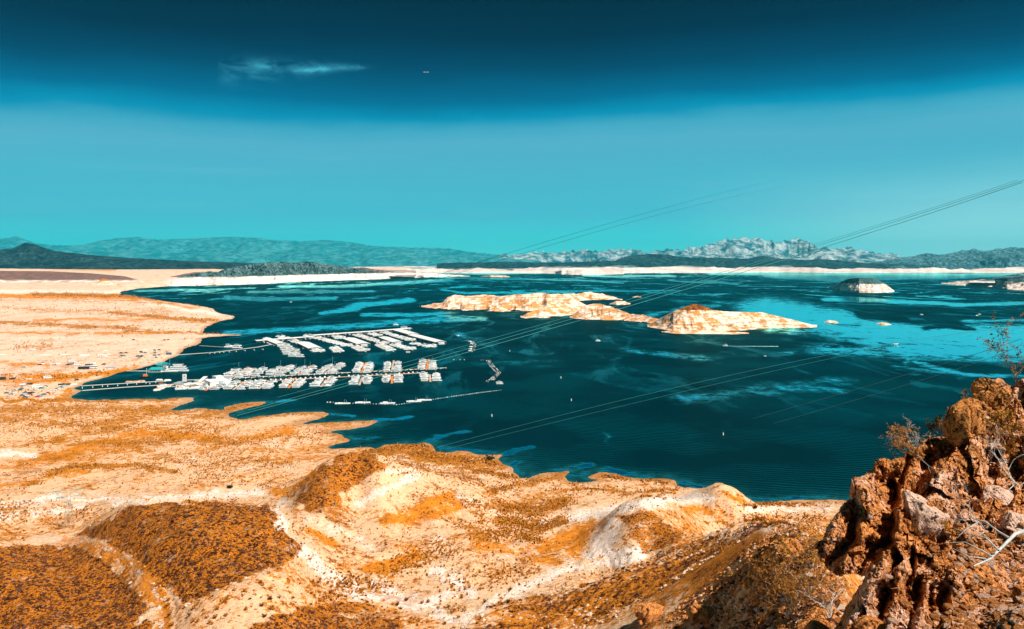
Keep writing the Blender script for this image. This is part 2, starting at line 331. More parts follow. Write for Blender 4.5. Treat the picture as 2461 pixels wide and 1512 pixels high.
def ctrl_build():
    X = cp[:, 0] * KX; V = np.log(cp[:, 1]); r2 = (X[:, None] - X[None]) ** 2 + (V[:, None] - V[None]) ** 2
    K = -np.sqrt(r2 + CQ ** 2); n = len(cp)
    M = np.zeros((n + 1, n + 1)); M[:n, :n] = K + np.eye(n) * 0.004; M[:n, n] = 1; M[n, :n] = 1
    return X, V, np.linalg.solve(M, np.append(cp[:, 2], 0.0))
CTX, CTV, CTW = ctrl_build()
def B_(x, y):
    x = np.asarray(x, float); y = np.asarray(y, float); sh = x.shape; x = x.ravel(); y = y.ravel()
    X = x / y * KX; V = np.log(y); out = np.empty(len(x))
    for i in range(0, len(x), 60000):
        s = slice(i, i + 60000)
        out[s] = -np.sqrt((X[s, None] - CTX) ** 2 + (V[s, None] - CTV) ** 2 + CQ ** 2) @ CTW[:-1] + CTW[-1]
    return out.reshape(sh)
def ground_z(x, y, near=False, detail=True):
    x = np.asarray(x, float); y = np.asarray(y, float)
    b = np.clip(B_(x, y), 1.0, 146.0)
    wob = 3.0 + y * 0.002
    xs = x + wob * fbm(x / 23, y / 23, oct=3, seed=31); ys = y + 1.5 * wob * fbm(x / 19, y / 19, oct=3, seed=32)
    sd = seg_dist(xs, ys, SW, closed=True) * np.where(inside(xs, ys, SW), 1, -1)
    if detail:
        nb = np.clip(y / 300, 0.15, 1.0)
        b = b + nb * (2.6 * fbm(x / 38, y / 38, oct=3, seed=3) + 1.6 * (ridged(x / 14, y / 14, oct=4, seed=8) - 0.5) + 2.6 * (ridged(x / 34, y / 34, oct=4, seed=18) - 0.6)) * smooth(1, 12, b) + 0.22 * fbm(x / 3.1, y / 3.1, oct=2, seed=12)
    h = np.where(sd > 0, np.minimum(b * (1 - np.exp(-np.maximum(sd, 0) / 22.0)), 0.35 + np.maximum(sd, 0) * 0.6), np.maximum(sd * 0.12, -6))
    if detail:
        st = 1.7; hs = h + 0.35 * fbm(x / 30, y / 30, oct=2, seed=44); fr_ = hs / st - np.floor(hs / st)
        tm = smooth(0.45, 0.6, fbm(x / 70, y / 70, oct=2, seed=45) * .5 + .5) * (h > 1.2) * (y < 1100)
        h = h + tm * st * (smooth(0.35, 0.95, fr_) - fr_) * 0.8
    return np.where(sd > 0, np.maximum(h, 0.02), h - 0.05)

DARK = [([(870,1262),(930,1215),(1040,1152),(1112,1180),(1100,1225),(1010,1262)],.42),([(740,1232),(800,1200),(880,1250),(830,1270)],.6),([(715,1205),(735,1170),(770,1125),(800,1100),(840,1086),(900,1096),(932,1118),(925,1130),(880,1150),(820,1190),(790,1220),(740,1232)],1.0),
 ([(160,1290),(250,1250),(330,1213),(480,1208),(640,1210),(662,1240),(665,1268),(720,1302),(722,1330),(680,1352),(560,1402),(440,1452),(405,1420),(333,1358),(250,1316)],1.0),
 ([(-500,1318),(0,1312),(90,1308),(200,1320),(255,1352),(305,1395),(345,1440),(375,1540),(-500,1540)],1.0),
 ([(1480,1240),(1530,1226),(1592,1243),(1652,1288),(1640,1302),(1550,1330),(1510,1290)],.85),
 ([(530,1540),(640,1482),(760,1450),(870,1440),(930,1470),(1020,1540)],.7),([(1050,1540),(1200,1442),(1400,1404),(1500,1360),(1640,1300),(1840,1250),(2000,1260),(2100,1560)],.48),
 ([(1500,1540),(1560,1440),(1700,1400),(1790,1350),(1860,1290),(1900,1340),(1850,1540)],.55),
 ([(0,1120),(90,1080),(190,1085),(60,1165),(0,1180)],.4)]
WHITE = [([(668,1240),(680,1290),(740,1335),(800,1390),(870,1430),(960,1435)],16,1.),([(700,1205),(660,1222),(560,1225)],7,.8),([(860,1215),(950,1165),(1010,1140)],12,.75),([(930,1135),(1000,1130)],10,.7),
 ([(740,1250),(850,1290),(900,1320)],18,.55),([(1000,1250),(1100,1260)],12,.4),([(1470,1262),(1440,1310),(1480,1340),(1540,1330)],20,1.),([(1425,1330),(1480,1290)],16,1.),([(1300,1260),(1450,1230),(1600,1200),(1700,1195)],16,.85),
 ([(1000,1440),(1100,1500),(1200,1440),(1350,1370),(1500,1350)],16,.8),([(900,1400),(1000,1460),(1080,1430)],20,.85),([(1050,1370),(1130,1420)],22,.8),([(0,1215),(150,1195),(300,1205),(480,1190),(640,1185)],14,.75),
 ([(0,1240),(200,1220)],14,.8),([(0,1090),(80,1095)],9,.9),([(430,1110),(460,1105)],7,.8),([(700,1130),(640,1115),(560,1125)],7,.55),([(1100,1190),(1200,1230),(1330,1230)],12,.6),([(1800,1225),(2000,1215)],20,.65),([(1700,1290),(1900,1260)],14,.6),
 ([(1160,1150),(1000,1115),(950,1100)],8,.7),([(1290,1330),(1200,1340)],12,.4),([(1050,1290),(1080,1330)],18,.5),([(350,1075),(520,1060),(700,1070)],9,.45),([(0,700),(280,702)],6,.7),([(340,725),(520,755)],6,.7),([(0,812),(480,818)],4,.5)]
ORANGE = [([(1250,1500),(1450,1440),(1700,1350),(1840,1285)],40,.75),([(150,1295),(260,1320),(340,1370),(385,1440),(395,1512)],10,1.),([(1000,1230),(1080,1190),(1110,1200),(1050,1240),(930,1250)],14,1.),([(500,1195),(700,1180),(760,1140)],8,.7),([(1380,1320),(1430,1260),(1300,1320)],16,.8),([(1330,1350),(1250,1330),(1150,1310)],14,.6),
 ([(1150,1480),(1280,1450)],14,.7),([(880,1370),(1000,1340)],14,.6),([(1740,1190),(1785,1205)],6,.8),([(1650,1215),(1720,1235)],10,.6),([(0,1130),(150,1090),(330,1040),(560,1060),(700,1040)],10,.6),([(0,1170),(200,1130)],8,.6),([(740,1280),(800,1310)],9,.7),
 ([(0,710),(300,715),(420,735),(480,745)],6,.8),([(80,770),(400,765),(520,772)],4,.6),([(0,800),(400,800),(500,800)],3,.6),([(0,870),(120,880)],5,.5),([(60,905),(200,902),(300,893)],7,.8),([(0,910),(180,918)],6,.6),([(0,963),(180,962)],4,.9),
 ([(170,930),(150,950)],6,.6),([(330,882),(200,908)],4,.5),([(460,838),(430,850)],4,.6),([(0,640),(280,650)],4,.5)]
VEG = [([(0,963),(180,962),(380,960),(460,955)],5,1.),([(430,985),(530,990),(600,968)],8,.8),([(600,1000),(750,992)],5,.9),([(760,1018),(900,1012)],4,.8),([(760,1040),(850,1050)],8,.7),([(0,985),(300,980),(500,1000)],18,.7),([(0,1010),(300,1030),(560,1020)],20,.6),
 ([(100,1060),(350,1060),(600,1060),(760,1050)],14,.6),([(60,1165),(180,1120),(330,1120),(420,1130)],9,.9),([(330,1080),(480,1120),(640,1100)],14,.6),([(880,1090),(1000,1070),(1040,1075)],12,1.),([(960,1080),(1100,1110),(1200,1120)],18,1.),([(1150,1130),(1240,1150)],14,1.),
 ([(1180,1180),(1280,1160),(1350,1140)],10,1.),([(1440,1142),(1530,1150),(1600,1156)],7,1.),([(1380,1170),(1500,1185),(1620,1180)],9,.7),([(1180,1215),(1300,1230),(1360,1200)],14,.9),([(1200,1250),(1300,1270),(1350,1250)],14,.9),([(1250,1290),(1290,1300)],10,.7),
 ([(1780,1215),(1900,1212),(2010,1205)],6,.7),([(1790,1240),(1960,1250)],10,.3),([(1050,1200),(1150,1210),(1160,1260)],12,.6),([(1070,1250),(1140,1270)],8,.7),([(800,1420),(900,1380),(1060,1330)],30,.22),([(1100,1400),(1250,1360)],25,.25),([(450,1210),(700,1190)],6,.2),
 ([(80,707),(300,711),(430,722),(480,733)],5,1.),([(0,740),(200,748),(400,745)],6,.5),([(260,750),(400,765),(520,772)],7,.8),([(0,775),(160,783),(330,790)],6,.8),([(300,795),(480,800),(585,804)],4,.8),([(40,835),(120,830)],8,.5),([(0,905),(150,905),(300,895)],6,.5),
 ([(640,1170),(700,1140),(560,1150)],12,.3),([(0,1230),(200,1240)],20,.3),
 ([(0,720),(260,722),(420,730)],6,.5),([(0,1000),(400,1010)],25,.45),([(0,1040),(500,1040)],25,.35),([(200,1100),(650,1090)],22,.35),([(450,1150),(600,1130),(700,1110)],12,.35),([(940,1110),(1120,1140),(1230,1170)],20,.5),([(1280,1200),(1350,1180)],16,.5),([(1150,1290),(1290,1260)],16,.6),([(1000,1190),(1100,1170)],12,.3),([(0,1130),(140,1095)],10,.5)]
def zones(x, y, z):
    px, py = proj(x, y, z)
    js = np.clip((py - 630) / 350, 0.10, 1)
    jx = px + 16 * fbm(px / 22, py / 15, oct=4, seed=77); jy = py + 11 * js * fbm(px / 20, py / 13, oct=4, seed=78)
    d = np.zeros(px.shape)
    for poly, s in DARK:
        sd = seg_dist(jx, jy, poly, closed=True, ay=1.5) * np.where(inside(jx, jy, poly), 1, -1); d = np.maximum(d, smooth(-14, 15, sd) * s)
    d = d * np.clip(1.0 + 0.55 * fbm(x / 16, y / 16, oct=3, seed=201), 0.35, 1.1)
    tr = strokes(px + 3 * fbm(px / 20, py / 20, oct=2, seed=9), py, [([(80,1299),(150,1294),(210,1302),(260,1318),(310,1345),(345,1385),(375,1430),(388,1475),(395,1560)],13,1.0),([(395,1440),(350,1480),(330,1500)],9,.8)], 1.0)
    d = d * (1 - tr); wh_ = strokes(jx, jy, WHITE, 0.8); wh_ = np.maximum(wh_, tr * .45); v = strokes(jx, jy, VEG, 0.8) * (px < 2050)
    v = v * (1 - tr)
    return np.stack([d, wh_, strokes(jx, jy, ORANGE, 0.8), v], -1)

m, t, p = mat_new('desert_ground')
g = t.node('ShaderNodeNewGeometry'); pos = g.outputs['Position']
at = t.node('ShaderNodeAttribute', attribute_name='zone'); sp = t.node('ShaderNodeSeparateColor'); t.l.new(at.outputs['Color'], sp.inputs[0])
zd, zw, zo = sp.outputs[0], sp.outputs[1], sp.outputs[2]
xyz = t.node('ShaderNodeSeparateXYZ'); t.l.new(pos, xyz.inputs[0])
big = t.noise(t.map(pos, (1, 0.6, 1)), 0.017, 6, 0.62, 0.5)
mid = t.noise(pos, 0.12, 6, 0.65, 0.4); fine = t.noise(pos, 0.75, 5, 0.7); grit = t.noise(pos, 2.4, 3, 0.7)
cream, orange, white = (0.84, 0.55, 0.33, 1), (0.72, 0.25, 0.022, 1), (0.93, 0.80, 0.70, 1)
mot = t.noise(t.map(pos, (1, 0.8, 1)), 0.33, 4, 0.75)
f1 = t.add(t.add(t.mul(zo, 0.30), t.sub(t.mul(big, 0.62), t.mul(zw, 0.26))), t.add(t.mul(mid, 0.50), t.add(t.mul(mot, 0.62), t.mul(t.sub(fine, 0.34), 0.5))))
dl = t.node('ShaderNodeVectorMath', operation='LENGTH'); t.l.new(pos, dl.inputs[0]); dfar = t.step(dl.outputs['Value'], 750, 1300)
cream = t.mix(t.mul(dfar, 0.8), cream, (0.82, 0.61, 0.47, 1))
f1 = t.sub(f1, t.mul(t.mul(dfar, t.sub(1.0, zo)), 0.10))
c1 = t.mix(t.step(f1, 0.92, 1.06), cream, orange)
c1 = t.mix(t.mul(t.step(t.add(t.mul(mid, 0.5), mot), 0.80, 0.88), t.step(big, 0.38, 0.52)), c1, (0.26, 0.075, 0.006, 1))
f2 = t.add(t.mul(zw, 0.40), t.add(t.mul(mot, 0.65), t.add(t.mul(mid, 0.35), t.mul(t.sub(fine, 0.5), 0.5))))
c2 = t.mix(t.step(f2, 0.66, 0.80), c1, white)
tw = t.node('ShaderNodeTexWave', wave_type='BANDS', bands_direction='Z'); t.put(tw.inputs['Vector'], pos)
tw.inputs['Scale'].default_value = 0.30; tw.inputs['Distortion'].default_value = 2.5; tw.inputs['Detail'].default_value = 3
c2 = t.mix(t.mul(t.mul(t.step(tw.outputs['Fac'], 0.66, 0.95), t.step(big, 0.5, 0.6)), 0.5), c2, (0.44, 0.16, 0.02, 1))
vg = t.add(at.outputs['Alpha'], t.mul(t.add(t.sub(mot, 0.5), t.add(t.sub(mid, 0.5), t.mul(t.sub(big, 0.5), 0.8))), 1.6))
scr = t.mix(t.step(t.add(t.mul(fine, 0.6), t.mul(mot, 0.5)), 0.48, 0.62), (0.26, 0.08, 0.006, 1), (0.70, 0.27, 0.025, 1))
c2 = t.mix(t.mul(t.step(vg, 0.40, 0.62), 0.9), c2, scr)
# mottled varnish rock
rust = t.mix(t.step(t.add(t.mul(fine, 0.7), t.mul(mot, 0.4)), 0.49, 0.56), (0.05, 0.013, 0.005, 1), (0.70, 0.23, 0.018, 1))
rust = t.mix(t.step(grit, 0.54, 0.58), rust, (0.02, 0.008, 0.007, 1))
rust = t.mix(t.mul(t.step(t.voro(pos, 0.9), 0.24, 0.12), t.step(mid, 0.42, 0.55)), rust, (0.60, 0.38, 0.25, 1))
fd = t.add(zd, t.mul(t.add(t.sub(fine, 0.5), t.sub(mid, 0.5)), 1.3))
c3 = t.mix(t.mul(t.step(fd, 0.36, 0.62), t.step(t.noise(pos, 0.22, 4, 0.6), 0.28, 0.44, 0.35, 1.0)), c2, rust)
sv = t.step(t.voro(pos, 0.50), 0.30, 0.15); sv = t.mul(sv, t.step(t.noise(pos, 0.05, 3), 0.42, 0.58))
c3 = t.mix(t.mul(sv, 0.8), c3, (0.20, 0.06, 0.006, 1))
wet = t.step(xyz.outputs[2], 0.75, 0.15)
c3 = t.mix(t.mul(wet, 0.6), c3, (0.36, 0.15, 0.04, 1))
spk = t.mul(t.step(t.noise(pos, 1.15, 4, 0.75), 0.56, 0.62), t.step(t.noise(pos, 0.06, 4, 0.6), 0.36, 0.56, 0.15, 0.85))
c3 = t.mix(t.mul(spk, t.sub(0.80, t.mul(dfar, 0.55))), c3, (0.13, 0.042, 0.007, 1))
t.put(p.inputs['Base Color'], c3); p.inputs['Roughness'].default_value = 0.95; p.inputs['Specular IOR Level'].default_value = 0.05
b1 = t.node('ShaderNodeBump'); b1.inputs['Strength'].default_value = 0.9; b1.inputs['Distance'].default_value = 1.0
hh = t.add(t.mul(t.noise(pos, 0.3, 6, 0.7), 1.3), t.add(t.mul(grit, 0.25), t.mul(t.mul(zd, fine), 1.2)))
t.put(b1.inputs['Height'], hh); t.l.new(b1.outputs[0], p.inputs['Normal'])
GM = m

q = np.concatenate([np.linspace(22.8, 90, 60), np.linspace(91, 1420, 440)])
Yr = np.concatenate([H * F / q, np.geomspace(198, 4, 60)])
us = np.concatenate([np.linspace(-1.5, -0.84, 16), np.linspace(-0.82, 0.82, 680), np.linspace(0.84, 1.5, 16)])
Yg, Ug = np.meshgrid(Yr, us, indexing='ij'); Xg = Ug * Yg
Zg = ground_z(Xg, Yg)
pxn = CX + Ug * F
sink = smooth(1560, 1640, pxn) * smooth(190, 150, Yg)
Zs = Zg - sink * np.clip(Yg * 0.02, 0.5, 3.0)
near_u, near_v = None, None
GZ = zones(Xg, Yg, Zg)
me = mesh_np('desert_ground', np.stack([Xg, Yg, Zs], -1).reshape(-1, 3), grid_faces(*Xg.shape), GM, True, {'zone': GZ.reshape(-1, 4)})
tag(link('ground', me), kind='structure')
Gx, Gy, Gz = Xg, Yg, Zg
# base sheet out to the horizon
me = mesh_np('far_plain', np.array([(-60000, -300, -8), (60000, -300, -8), (60000, 70000, -8), (-60000, 70000, -8)], float), np.array([[0, 1, 2, 3]]), GM, False)
tag(link('lake_bed_plain', me), kind='structure')
# ------------------------------------------------------------------ hills, islands, ranges
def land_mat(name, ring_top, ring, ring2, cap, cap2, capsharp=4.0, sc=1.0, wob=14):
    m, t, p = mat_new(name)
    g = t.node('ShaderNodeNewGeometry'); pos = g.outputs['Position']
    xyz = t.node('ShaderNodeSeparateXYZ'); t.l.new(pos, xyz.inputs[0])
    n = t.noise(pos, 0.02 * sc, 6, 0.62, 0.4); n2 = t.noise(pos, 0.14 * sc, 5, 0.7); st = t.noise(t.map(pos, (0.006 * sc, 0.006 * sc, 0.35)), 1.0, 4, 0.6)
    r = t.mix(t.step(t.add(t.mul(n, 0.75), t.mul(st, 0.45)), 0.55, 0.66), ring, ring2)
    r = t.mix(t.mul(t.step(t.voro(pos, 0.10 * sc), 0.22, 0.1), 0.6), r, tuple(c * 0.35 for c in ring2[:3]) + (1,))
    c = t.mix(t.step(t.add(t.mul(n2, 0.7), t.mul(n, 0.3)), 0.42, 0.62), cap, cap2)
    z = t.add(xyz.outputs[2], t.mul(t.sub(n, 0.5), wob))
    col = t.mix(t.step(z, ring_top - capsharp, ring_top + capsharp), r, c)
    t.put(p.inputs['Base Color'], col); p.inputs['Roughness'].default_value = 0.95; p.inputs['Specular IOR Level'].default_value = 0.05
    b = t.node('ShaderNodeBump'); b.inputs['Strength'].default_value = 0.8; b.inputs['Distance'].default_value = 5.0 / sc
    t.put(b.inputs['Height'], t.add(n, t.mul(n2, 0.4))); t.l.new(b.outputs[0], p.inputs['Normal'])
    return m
def landform(name, pts, D, mat, nu=160, ns=26, amp=0.25, seed=1, Yf=None, zb=0.0, Lg=60., back=1.0, shp=0.8, jag=0.0, jw=9.0):
    pts = np.array(pts, float); px = np.linspace(pts[0, 0], pts[-1, 0], nu)
    top = np.interp(px, pts[:, 0], pts[:, 1]); base = np.interp(px, pts[:, 0], pts[:, 2])
    base = base + (0.0 if Yf else 1.0) * np.minimum(0.25 * jag, (base - HY) * 0.008) * fbm(px / 14.0, px * 0 + 5, oct=3, seed=seed + 51)
    top = top + jag * fbm(px / jw, px * 0, oct=4, seed=seed + 50)
    Yfr = np.full(nu, float(Yf)) if Yf else (H - zb) * F / (base - HY)
    hp = np.clip(base - top, 0, None); D_ = D * (0.25 + 0.75 * np.clip(hp / max(hp.max(), 1), 0, 1))
    zc = H - (top - HY) * (Yfr + D_) / F
    s = np.concatenate([np.linspace(0, 1, ns), np.linspace(1, 2, ns // 2 + 1)[1:]])
    sg, ug = np.meshgrid(s, (px - CX) / F, indexing='ij')
    Dg = D_[None]; wig = fbm(ug * F / 24, sg * 2.0, oct=3, seed=seed + 3) * 0.18
    Y = Yfr[None] + (sg + wig * np.clip(1 - np.abs(sg - 1), 0, 1) * 0 ) * Dg * np.where(sg > 1, back, 1) + np.where(sg > 1, (1 - back) * Dg, 0)
    X = ug * Y
    pr = np.where(sg <= 1, sg ** shp, np.clip(2 - sg, 0, 1) ** 0.9)
    zc_ = zc[None] - zb; z = zb + zc_ * pr
    win = np.where(sg <= 1, np.clip(4 * sg * (1 - sg), 0, 1), np.clip(4 * (sg - 1) * (2 - sg), 0, 1))
    loc = np.abs(zc_)
    gul = ridged(X / Lg, Y / (Lg * 2.2), oct=4, seed=seed)
    z = z - amp * loc * win * (1 - gul) * 1.6 + amp * 0.35 * loc * win * fbm(X / (Lg * .35), Y / (Lg * .35), oct=3, seed=seed + 9)
    z = z + 0.03 * amp * loc * fbm(X / (Lg * .1), Y / (Lg * .1), oct=2, seed=seed + 19)
    z[0] -= 2.0; z[-1] = min(zb, 0) - 6
    me = mesh_np(name, np.stack([X, Y, z], -1).reshape(-1, 3), grid_faces(*X.shape)[:, ::1], mat, True)
    return tag(link(name, me), kind='structure')
WHT, PNK, ORG = (0.90, 0.78, 0.71, 1), (0.52, 0.36, 0.28, 1), (0.52, 0.24, 0.075, 1)
M_isl = land_mat('island_rock', 41.5, (0.88, 0.68, 0.54, 1), ORG, (0.07, 0.02, 0.008, 1), (0.48, 0.16, 0.02, 1), 0.8, 2.2, 3)
M_isl2 = land_mat('low_island_rock', 47, (0.88, 0.68, 0.55, 1), (0.60, 0.27, 0.085, 1), (0.30, 0.10, 0.015, 1), (0.50, 0.20, 0.04, 1), 3, 1.5)
M_butte = land_mat('butte_rock', 40, WHT, PNK, (0.03, 0.09, 0.10, 1), (0.10, 0.16, 0.16, 1), 3, 1)
M_dark = land_mat('varnished_hill_rock', 50, WHT, (0.62, 0.55, 0.50, 1), (0.002, 0.009, 0.012, 1), (0.13, 0.22, 0.22, 1), 5, 0.40)
M_red = land_mat('reddish_hill_rock', 38, WHT, PNK, (0.14, 0.07, 0.06, 1), (0.28, 0.15, 0.11, 1), 5, 0.9)
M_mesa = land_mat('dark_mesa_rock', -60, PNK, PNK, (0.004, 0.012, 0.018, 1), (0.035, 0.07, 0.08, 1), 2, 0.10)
M_range = land_mat('hazed_range_rock', -60, PNK, PNK, (0.01, 0.17, 0.21, 1), (0.07, 0.29, 0.33, 1), 2, 0.035)  # teal is distance haze painted into the rock colour
M_range2 = land_mat('hazed_peak_rock', -60, PNK, PNK, (0.01, 0.10, 0.14, 1), (0.42, 0.52, 0.54, 1), 2, 0.035)  # bluish tones carry painted-in distance haze on top of the rock colour
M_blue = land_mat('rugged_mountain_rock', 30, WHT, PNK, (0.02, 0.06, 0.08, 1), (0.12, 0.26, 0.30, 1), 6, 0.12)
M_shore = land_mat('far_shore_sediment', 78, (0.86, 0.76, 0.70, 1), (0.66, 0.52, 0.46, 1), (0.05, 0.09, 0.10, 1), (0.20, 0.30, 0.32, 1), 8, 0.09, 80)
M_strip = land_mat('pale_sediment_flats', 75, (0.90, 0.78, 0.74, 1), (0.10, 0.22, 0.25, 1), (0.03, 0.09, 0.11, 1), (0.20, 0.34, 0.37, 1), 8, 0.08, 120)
M_plain = land_mat('bajada_plain', 62, (0.60, 0.46, 0.40, 1), (0.30, 0.16, 0.14, 1), (0.10, 0.12, 0.12, 1), (0.36, 0.26, 0.24, 1), 30, 0.25)

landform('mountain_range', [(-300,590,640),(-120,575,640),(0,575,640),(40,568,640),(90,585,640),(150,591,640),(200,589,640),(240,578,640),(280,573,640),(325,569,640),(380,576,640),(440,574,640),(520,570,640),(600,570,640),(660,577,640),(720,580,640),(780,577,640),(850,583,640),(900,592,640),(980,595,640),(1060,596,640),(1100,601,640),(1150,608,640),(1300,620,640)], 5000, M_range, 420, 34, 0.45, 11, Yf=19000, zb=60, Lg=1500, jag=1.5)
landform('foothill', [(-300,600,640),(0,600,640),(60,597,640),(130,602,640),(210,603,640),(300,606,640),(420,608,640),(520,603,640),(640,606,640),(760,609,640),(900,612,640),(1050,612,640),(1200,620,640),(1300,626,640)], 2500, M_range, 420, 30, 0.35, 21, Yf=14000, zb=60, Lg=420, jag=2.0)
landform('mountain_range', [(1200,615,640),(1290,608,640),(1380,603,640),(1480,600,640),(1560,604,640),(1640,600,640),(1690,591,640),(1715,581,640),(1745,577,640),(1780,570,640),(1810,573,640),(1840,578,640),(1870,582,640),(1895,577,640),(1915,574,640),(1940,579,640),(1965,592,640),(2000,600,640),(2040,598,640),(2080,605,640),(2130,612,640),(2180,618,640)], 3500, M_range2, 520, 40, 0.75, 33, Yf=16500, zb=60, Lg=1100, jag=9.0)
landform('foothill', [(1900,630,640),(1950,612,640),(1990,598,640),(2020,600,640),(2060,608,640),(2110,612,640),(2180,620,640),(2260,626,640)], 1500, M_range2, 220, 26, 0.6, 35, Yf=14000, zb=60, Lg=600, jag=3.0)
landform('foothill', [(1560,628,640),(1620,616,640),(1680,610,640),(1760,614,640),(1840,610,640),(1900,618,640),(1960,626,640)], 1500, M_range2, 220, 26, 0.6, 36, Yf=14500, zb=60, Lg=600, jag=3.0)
landform('mesa', [(1050,633,645),(1200,629,645),(1350,631,645),(1480,626,645),(1490,621,645),(1520,613,645),(1560,610,645),(1590,611,645),(1640,618,645),(1700,619,645),(1760,621,645),(1800,622,645),(1830,614,645),(1870,621,645),(1930,624,645),(2000,630,645),(2100,638,645)], 900, M_mesa, 400, 30, 0.22, 41, Yf=12500, zb=20, Lg=240, jag=1.2, shp=0.6)
landform('foothill', [(1900,634,648),(1960,622,648),(2010,625,648),(2080,632,648),(2160,634,648),(2240,640,648)], 700, M_mesa, 200, 26, 0.2, 43, Yf=12200, zb=20, Lg=240, jag=1.0)
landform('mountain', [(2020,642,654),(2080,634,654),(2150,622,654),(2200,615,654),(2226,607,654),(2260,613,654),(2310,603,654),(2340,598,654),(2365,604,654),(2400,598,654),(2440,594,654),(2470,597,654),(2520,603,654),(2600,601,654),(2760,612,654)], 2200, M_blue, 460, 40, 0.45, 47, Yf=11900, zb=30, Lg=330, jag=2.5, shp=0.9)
landform('dark_hill', [(-400,596,655),(-150,606,655),(0,600,655),(30,597,655),(62,583,655),(90,589,655),(130,603,655),(200,611,655),(280,618,655),(350,622,655),(450,627,655),(600,632,655),(720,638,655),(820,642,655)], 1500, M_mesa, 420, 34, 0.30, 51, Yf=8000, zb=85, Lg=230, jag=1.0)
landform('low_rise', [(-300,650,676),(0,651,676),(120,652,676),(220,657,676),(300,664,676),(345,676,676)], 400, M_red, 200, 18, 0.2, 53, Yf=4800, zb=26, Lg=90)
landform('plain_rise', [(200,650,662),(400,646,662),(600,645,662),(820,646,662),(1000,650,662)], 1500, M_plain, 200, 18, 0.2, 57, Yf=7200, zb=20, Lg=200)
landform('far_shore', [(820,655,656),(900,648,656),(1000,646,656),(1080,649,656),(1150,644,656),(1230,648,656.5),(1300,642,657),(1350,638,659),(1420,643,658.5),(1490,636,657),(1560,643,656.5),(1640,637,656),(1700,642,656),(1760,646,655.5),(1800,641,655),(1870,638,655),(1950,644,655.5),(2010,648,656),(2080,643,656),(2150,647,656),(2250,644,656),(2350,648,656),(2461,642,656),(2760,645,656)], 900, M_shore, 560, 22, 0.2, 61, Lg=600, jag=4.0, jw=22.0)
landform('sandbar', [(1318,655,656.5),(1350,650,660),(1400,648,661),(1450,653,660.5),(1500,657,659)], 260, M_shore, 90, 12, 0.2, 62, Lg=60, jag=.8)
landform('low_dark_rise', [(1350,650,652),(1380,644,652),(1420,645,652),(1448,651,652)], 120, M_mesa, 60, 12, 0.2, 64, Lg=60)
landform('far_plain', [(820,641,650),(1000,636,650),(1150,634,650),(1300,637,650),(1500,634,650),(1700,634,650),(1900,635,650),(2100,640,650),(2300,640,650),(2760,642,650)], 3000, M_strip, 500, 24, 0.35, 63, Yf=12300, zb=40, Lg=260, jag=0.8)
landform('headland', [(340,688,689),(380,680,688.5),(420,668,687.5),(450,660,687),(480,655,686.5),(500,652,686),(525,653,686),(540,646,685),(560,641,684.5),(600,636,683.5),(640,631,682),(680,629,680),(705,631,678),(740,629,676.5),(765,632,676),(800,637,675),(850,643,673),(890,650,672),(930,655,670),(970,655,668.5),(1010,657,667),(1040,657,666),(1075,660,665),(1100,661,664.5),(1130,664,664.6)], 330, M_dark, 460, 44, 0.42, 71, Lg=75, jag=1.2, shp=0.62)
landform('headland_spur', [(395,668,670.5),(430,661,670.5),(465,654,670.5),(500,654,670.5),(525,660,670.5)], 160, M_red, 120, 20, 0.25, 73, Lg=40, zb=30, jag=.6)
landform('headland_spur', [(800,640,664),(850,643,664),(880,644,664),(930,652,664),(980,656,664),(1020,660,664)], 160, M_red, 140, 20, 0.3, 75, Lg=40, zb=12, jag=1.2)
landform('conical_hill', [(190,690,691),(225,681,691),(240,672,691),(248,668.5,691),(262,673,691),(280,682,691),(310,690,691)], 130, M_isl2, 90, 20, 0.15, 77, Lg=40, zb=10)
for nm, pts, dd in (('rock_islet', [(1155,664,664.5),(1180,661.5,666),(1215,662.5,666),(1226,665,665.5)], 60), ('rock_islet', [(1465,730,731),(1482,723,733),(1500,724,733),(1515,729,731)], 40), ('rock_islet', [(1980,774,774.5),(1992,769.5,776),(2010,772,776.5),(2016,775,776)], 18),
     ('rock_islet', [(2105,778,778.5),(2118,775,781),(2132,776,781),(2142,780,781)], 20), ('rock_islet', [(1520,714,714.5),(1532,711,714.5),(1542,714,714.5)], 20)):
    landform(nm, pts, dd, M_isl2 if nm != 'x' else None, 40, 12, 0.2, int(pts[0][0]), Lg=12)
landform('island', [(1250,722,731),(1330,706,728),(1380,706,724),(1420,702,722),(1450,707,721),(1480,715,720),(1502,722,722)], 160, M_isl2, 200, 26, 0.4, 81, Lg=30, jag=2.5, shp=1.1)
landform('island', [(1003,738,738.6),(1040,730,741),(1064,728,743),(1075,715,745),(1095,708,746),(1120,711,747),(1170,708,748),(1200,712,749),(1240,709,750),(1260,706,751),(1300,704,752),(1330,707,753),(1360,712,752),(1390,724,751),(1415,738,752),(1425,752,755)], 260, M_isl2, 360, 50, 0.5, 83, Lg=45, jag=2.0, shp=1.15)
landform('island', [(1250,762,763),(1268,752,766),(1310,738,765),(1350,726,760),(1380,735,757),(1410,750,757)], 120, M_isl2, 140, 26, 0.4, 84, Lg=30, jag=1.5, shp=1.2)
landform('island', [(1366,764,765),(1395,742,768),(1410,733,769),(1428,730,769.5),(1450,731,770),(1480,742,770),(1515,755,772),(1545,757,775),(1575,765,779),(1600,774,780)], 130, M_isl2, 220, 30, 0.4, 85, Lg=30, jag=2.0, shp=1.2)
landform('island', [(1553,784,785),(1590,763,792),(1618,749,798),(1640,740,800),(1655,734,801),(1672,730,801),(1690,735,800),(1716,746,799),(1740,748,797),(1790,750,794),(1830,751,790),(1860,758,789),(1900,767,788),(1930,775,788),(1970,785,786.5)], 130, M_isl, 360, 50, 0.30, 87, Lg=30, jag=0.8, shp=1.05)
